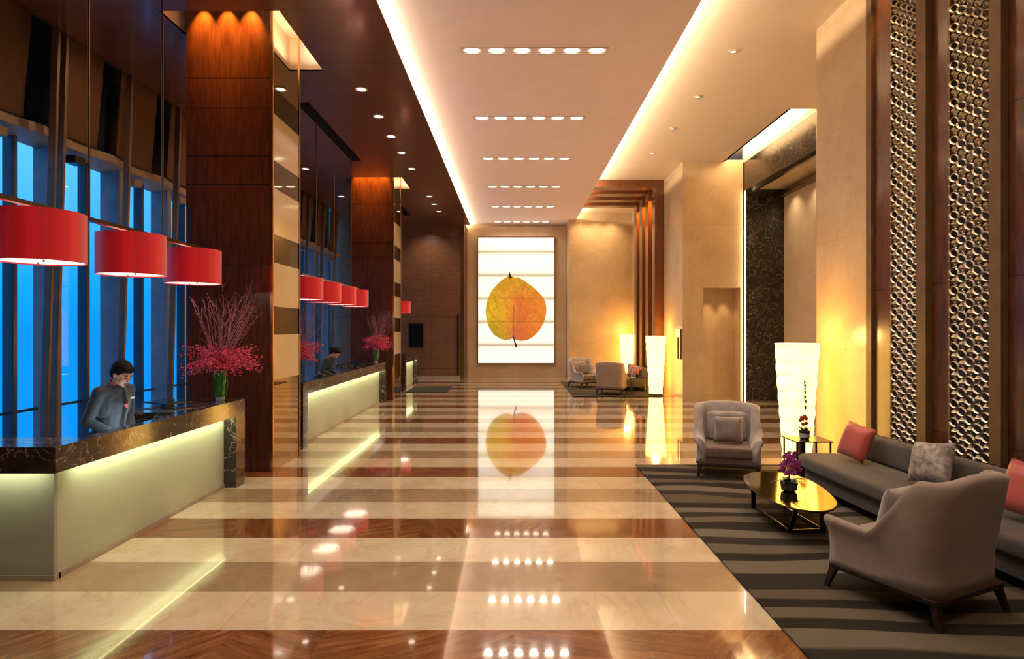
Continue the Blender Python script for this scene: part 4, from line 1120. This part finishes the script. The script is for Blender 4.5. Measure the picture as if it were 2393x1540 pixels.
# orchid pot on the coffee table
p0 = (2.80, 6.22, .352)
t = thing('flower_pot', 'black pot with silver leaves and purple orchids on the coffee table', 'potted plant', p0)
MB().lathe([(.05, 0), (.075, .02), (.085, .09), (.08, .10), (.07, .095), (.065, .03)], 24).build('pot', 'ceramic', t, smooth=True)
rnd = random.Random(4); mb = MB()
for k in range(26):
    a = rnd.uniform(0, 2 * PI); leafblade(mb, (.02 * math.cos(a), .02 * math.sin(a), .09), (math.cos(a), math.sin(a), rnd.uniform(.4, 1.6)), rnd.uniform(.10, .19), .016, .5)
mb.build('foliage', 'leaf_dark', t, smooth=True)
mb = MB(); pt = MB()
for k in range(5):
    a = rnd.uniform(0, 2 * PI); top_ = Vector((.05 * math.cos(a), .05 * math.sin(a), rnd.uniform(.28, .40)))
    mb.tube([(0, 0, .08), (top_.x * .4, top_.y * .4, .22), top_], .003, 5)
    for q in range(6):
        c = Vector((top_.x * .8, top_.y * .8, .20)).lerp(top_, q / 5) + Vector((rnd.gauss(0, .028), rnd.gauss(0, .028), 0))
        pt = MB()
        for w_ in range(5):
            b = 2 * PI * w_ / 5 + rnd.random(); pt.sphere(c + Vector((math.cos(b) * .016, rnd.uniform(-.006, .006), math.sin(b) * .016)), (.017, .007, .014), 7, 5)
        pt.sphere(c, .010, 7, 5); pt.build('orchid_flower', 'purple', t, smooth='all')
mb.build('flower_stem', 'leaf_green', t)
# side table with plant
o2 = (3.94, 8.22, 0)
t = thing('side_table', 'small black square side table behind the end of the sofa', 'side table', o2)
MB().box(-.25, .25, -.22, .22, .515, .53).build('table_top', 'black', t, bevel=.003)
for x, y in ((-.22, -.19), (.22, -.19), (-.22, .19), (.22, .19)):
    MB().box(x - .009, x + .009, y - .009, y + .009, .014, .515).build('leg', 'leg_bronze', t)
MB().box(-.10, -.03, -.03, .04, .014, .515).build('centre_post', 'black', t)
p1 = (3.90, 8.2, .53)
t = thing('flower_pot', 'small black pot with orange blooms and a tall bud spike on the side table', 'potted plant', p1)
MB().lathe([(.055, 0), (.06, .02), (.07, .11), (.062, .112), (.055, .03)], 24).build('pot', 'ceramic', t, smooth=True)
MB().lathe([(.0605, .02), (.063, .045), (.0665, .08)], 24, cap=False).xf(lambda p: (p.x * 1.02, p.y * 1.02, p.z)).build('pot_band', 'white', t, smooth=True)
mb = MB()
for k in range(20):
    a = rnd.uniform(0, 2 * PI); leafblade(mb, (.02 * math.cos(a), .02 * math.sin(a), .10), (math.cos(a), math.sin(a), rnd.uniform(.5, 1.8)), rnd.uniform(.10, .17), .018, .4)
mb.build('foliage', 'leaf_dark', t, smooth=True)
for k in range(9):
    mb = MB(); a = rnd.uniform(0, 2 * PI); c = Vector((.05 * math.cos(a) - .02, .05 * math.sin(a), rnd.uniform(.16, .30)))
    for w_ in range(5):
        b = 2 * PI * w_ / 5; mb.sphere(c + Vector((math.cos(b) * .015, 0, math.sin(b) * .015)), (.014, .008, .012), 7, 5)
    mb.sphere(c, .010, 7, 5); mb.build('orange_bloom', 'orange_petal', t, smooth='all')
mb = MB().tube([(0, 0, .1), (.01, 0, .35), (-.005, 0, .55), (.03, 0, .80)], [.005, .004, .003, .002], 6)
for z in (.42, .50, .56, .62, .67, .72, .76): mb.sphere((.005 + .03 * (z - .4) * 2 * rnd.choice((-1, 1)) * .5 + .01, 0, z), (.012, .01, .026), 7, 5)
mb.build('bud_spike', 'leaf_dark', t, smooth='all')
# far lounge: small table, lilac cushion, low sofa
o3 = (3.75, 18.9, 0)
t = thing('sofa', 'dark low sofa in the distant lounge beside the portal', 'sofa', (3.85, 20.6, 0))
MB().box(-.42, .42, -1.2, 1.2, .15, .42).build('seat_cushion', 'sofa', t, bevel=.04); MB().box(.22, .42, -1.2, 1.2, .42, .76).build('backrest', 'sofa', t, bevel=.05)
for x in (-.36, .36):
    for y in (-1.1, 1.1): MB().box(x - .02, x + .02, y - .02, y + .02, .014, .15).build('leg', 'leg_bronze', t)
cushion((3.93, 19.75, .62), (R(-20), 0, R(-80)), .42, .40, .16, 'grey_cush', 'lilac-grey cushion on the distant sofa')
cushion((3.93, 20.4, .62), (R(-20), 0, R(-80)), .42, .40, .16, 'coral', 'coral cushion on the distant sofa')
t = thing('side_table', 'small square dark table in the distant lounge between chair and lamp', 'side table', (3.85, 18.75, 0))
MB().box(-.24, .24, -.22, .22, .50, .52).build('table_top', 'black', t)
for x, y in ((-.22, -.2), (.22, -.2), (-.22, .2), (.22, .2)): MB().box(x - .012, x + .012, y - .012, y + .012, .014, .50).build('leg', 'leg_bronze', t)
t = thing('flower_pot', 'tiny orange potted plant on the distant side table', 'potted plant', (3.80, 18.75, .52))
MB().lathe([(.05, 0), (.065, .1), (.055, .1)], 16).build('pot', 'ceramic', t, smooth=True)
for k in range(14): MB().sphere((rnd.gauss(0, .05), rnd.gauss(0, .05), rnd.uniform(.12, .28)), .028, 7, 5).build('orange_bloom', 'orange_petal', t, smooth='all')

# ------------------------------------------------------------------ world, fill, camera
w = bpy.data.worlds.new('dusk'); sc.world = w; w.use_nodes = True
n = w.node_tree; n.nodes.clear()
out = n.nodes.new('ShaderNodeOutputWorld'); bg = n.nodes.new('ShaderNodeBackground')
tc = n.nodes.new('ShaderNodeTexCoord'); sx = n.nodes.new('ShaderNodeSeparateXYZ'); n.links.new(tc.outputs['Generated'], sx.inputs[0])
c = ramp(n, sx.outputs[2], [(0.0, (.002, .27, .74)), (.06, (.006, .36, .88)), (.28, (.16, .60, 1.05)), (1, (.10, .35, .80))])
cl = noise(n, tc.outputs['Generated'], 3, 3)
c = mixc(n, math_(n, 'MULTIPLY', cl, .25), c, (.02, .20, .55))
n.links.new(c, bg.inputs[0]); bg.inputs[1].default_value = 1.05
n.links.new(bg.outputs[0], out.inputs[0])

cam = bpy.data.cameras.new('camera'); co = bpy.data.objects.new('camera', cam); COL.objects.link(co)
co.location = (0, 0, 2.0); co.rotation_euler = (PI / 2, 0, 0)
cam.sensor_width = 36; cam.lens = 36 * 1430 / 2393; cam.shift_x = -3.5 / 2393; cam.shift_y = -1 / 2393
cam.clip_end = 200; cam.clip_start = .05
sc.camera = co
sc.view_settings.view_transform = 'Standard'; sc.view_settings.look = 'None'
sc.view_settings.gamma = 1; sc.view_settings.use_curve_mapping = False
sc.view_settings.exposure = 0.6
sc.cycles.use_denoising = True
sc.cycles.max_bounces = 6; sc.cycles.adaptive_threshold = .05; sc.cycles.diffuse_bounces = 4; sc.cycles.glossy_bounces = 4; sc.cycles.use_light_tree = True; sc.cycles.sample_clamp_indirect = 6
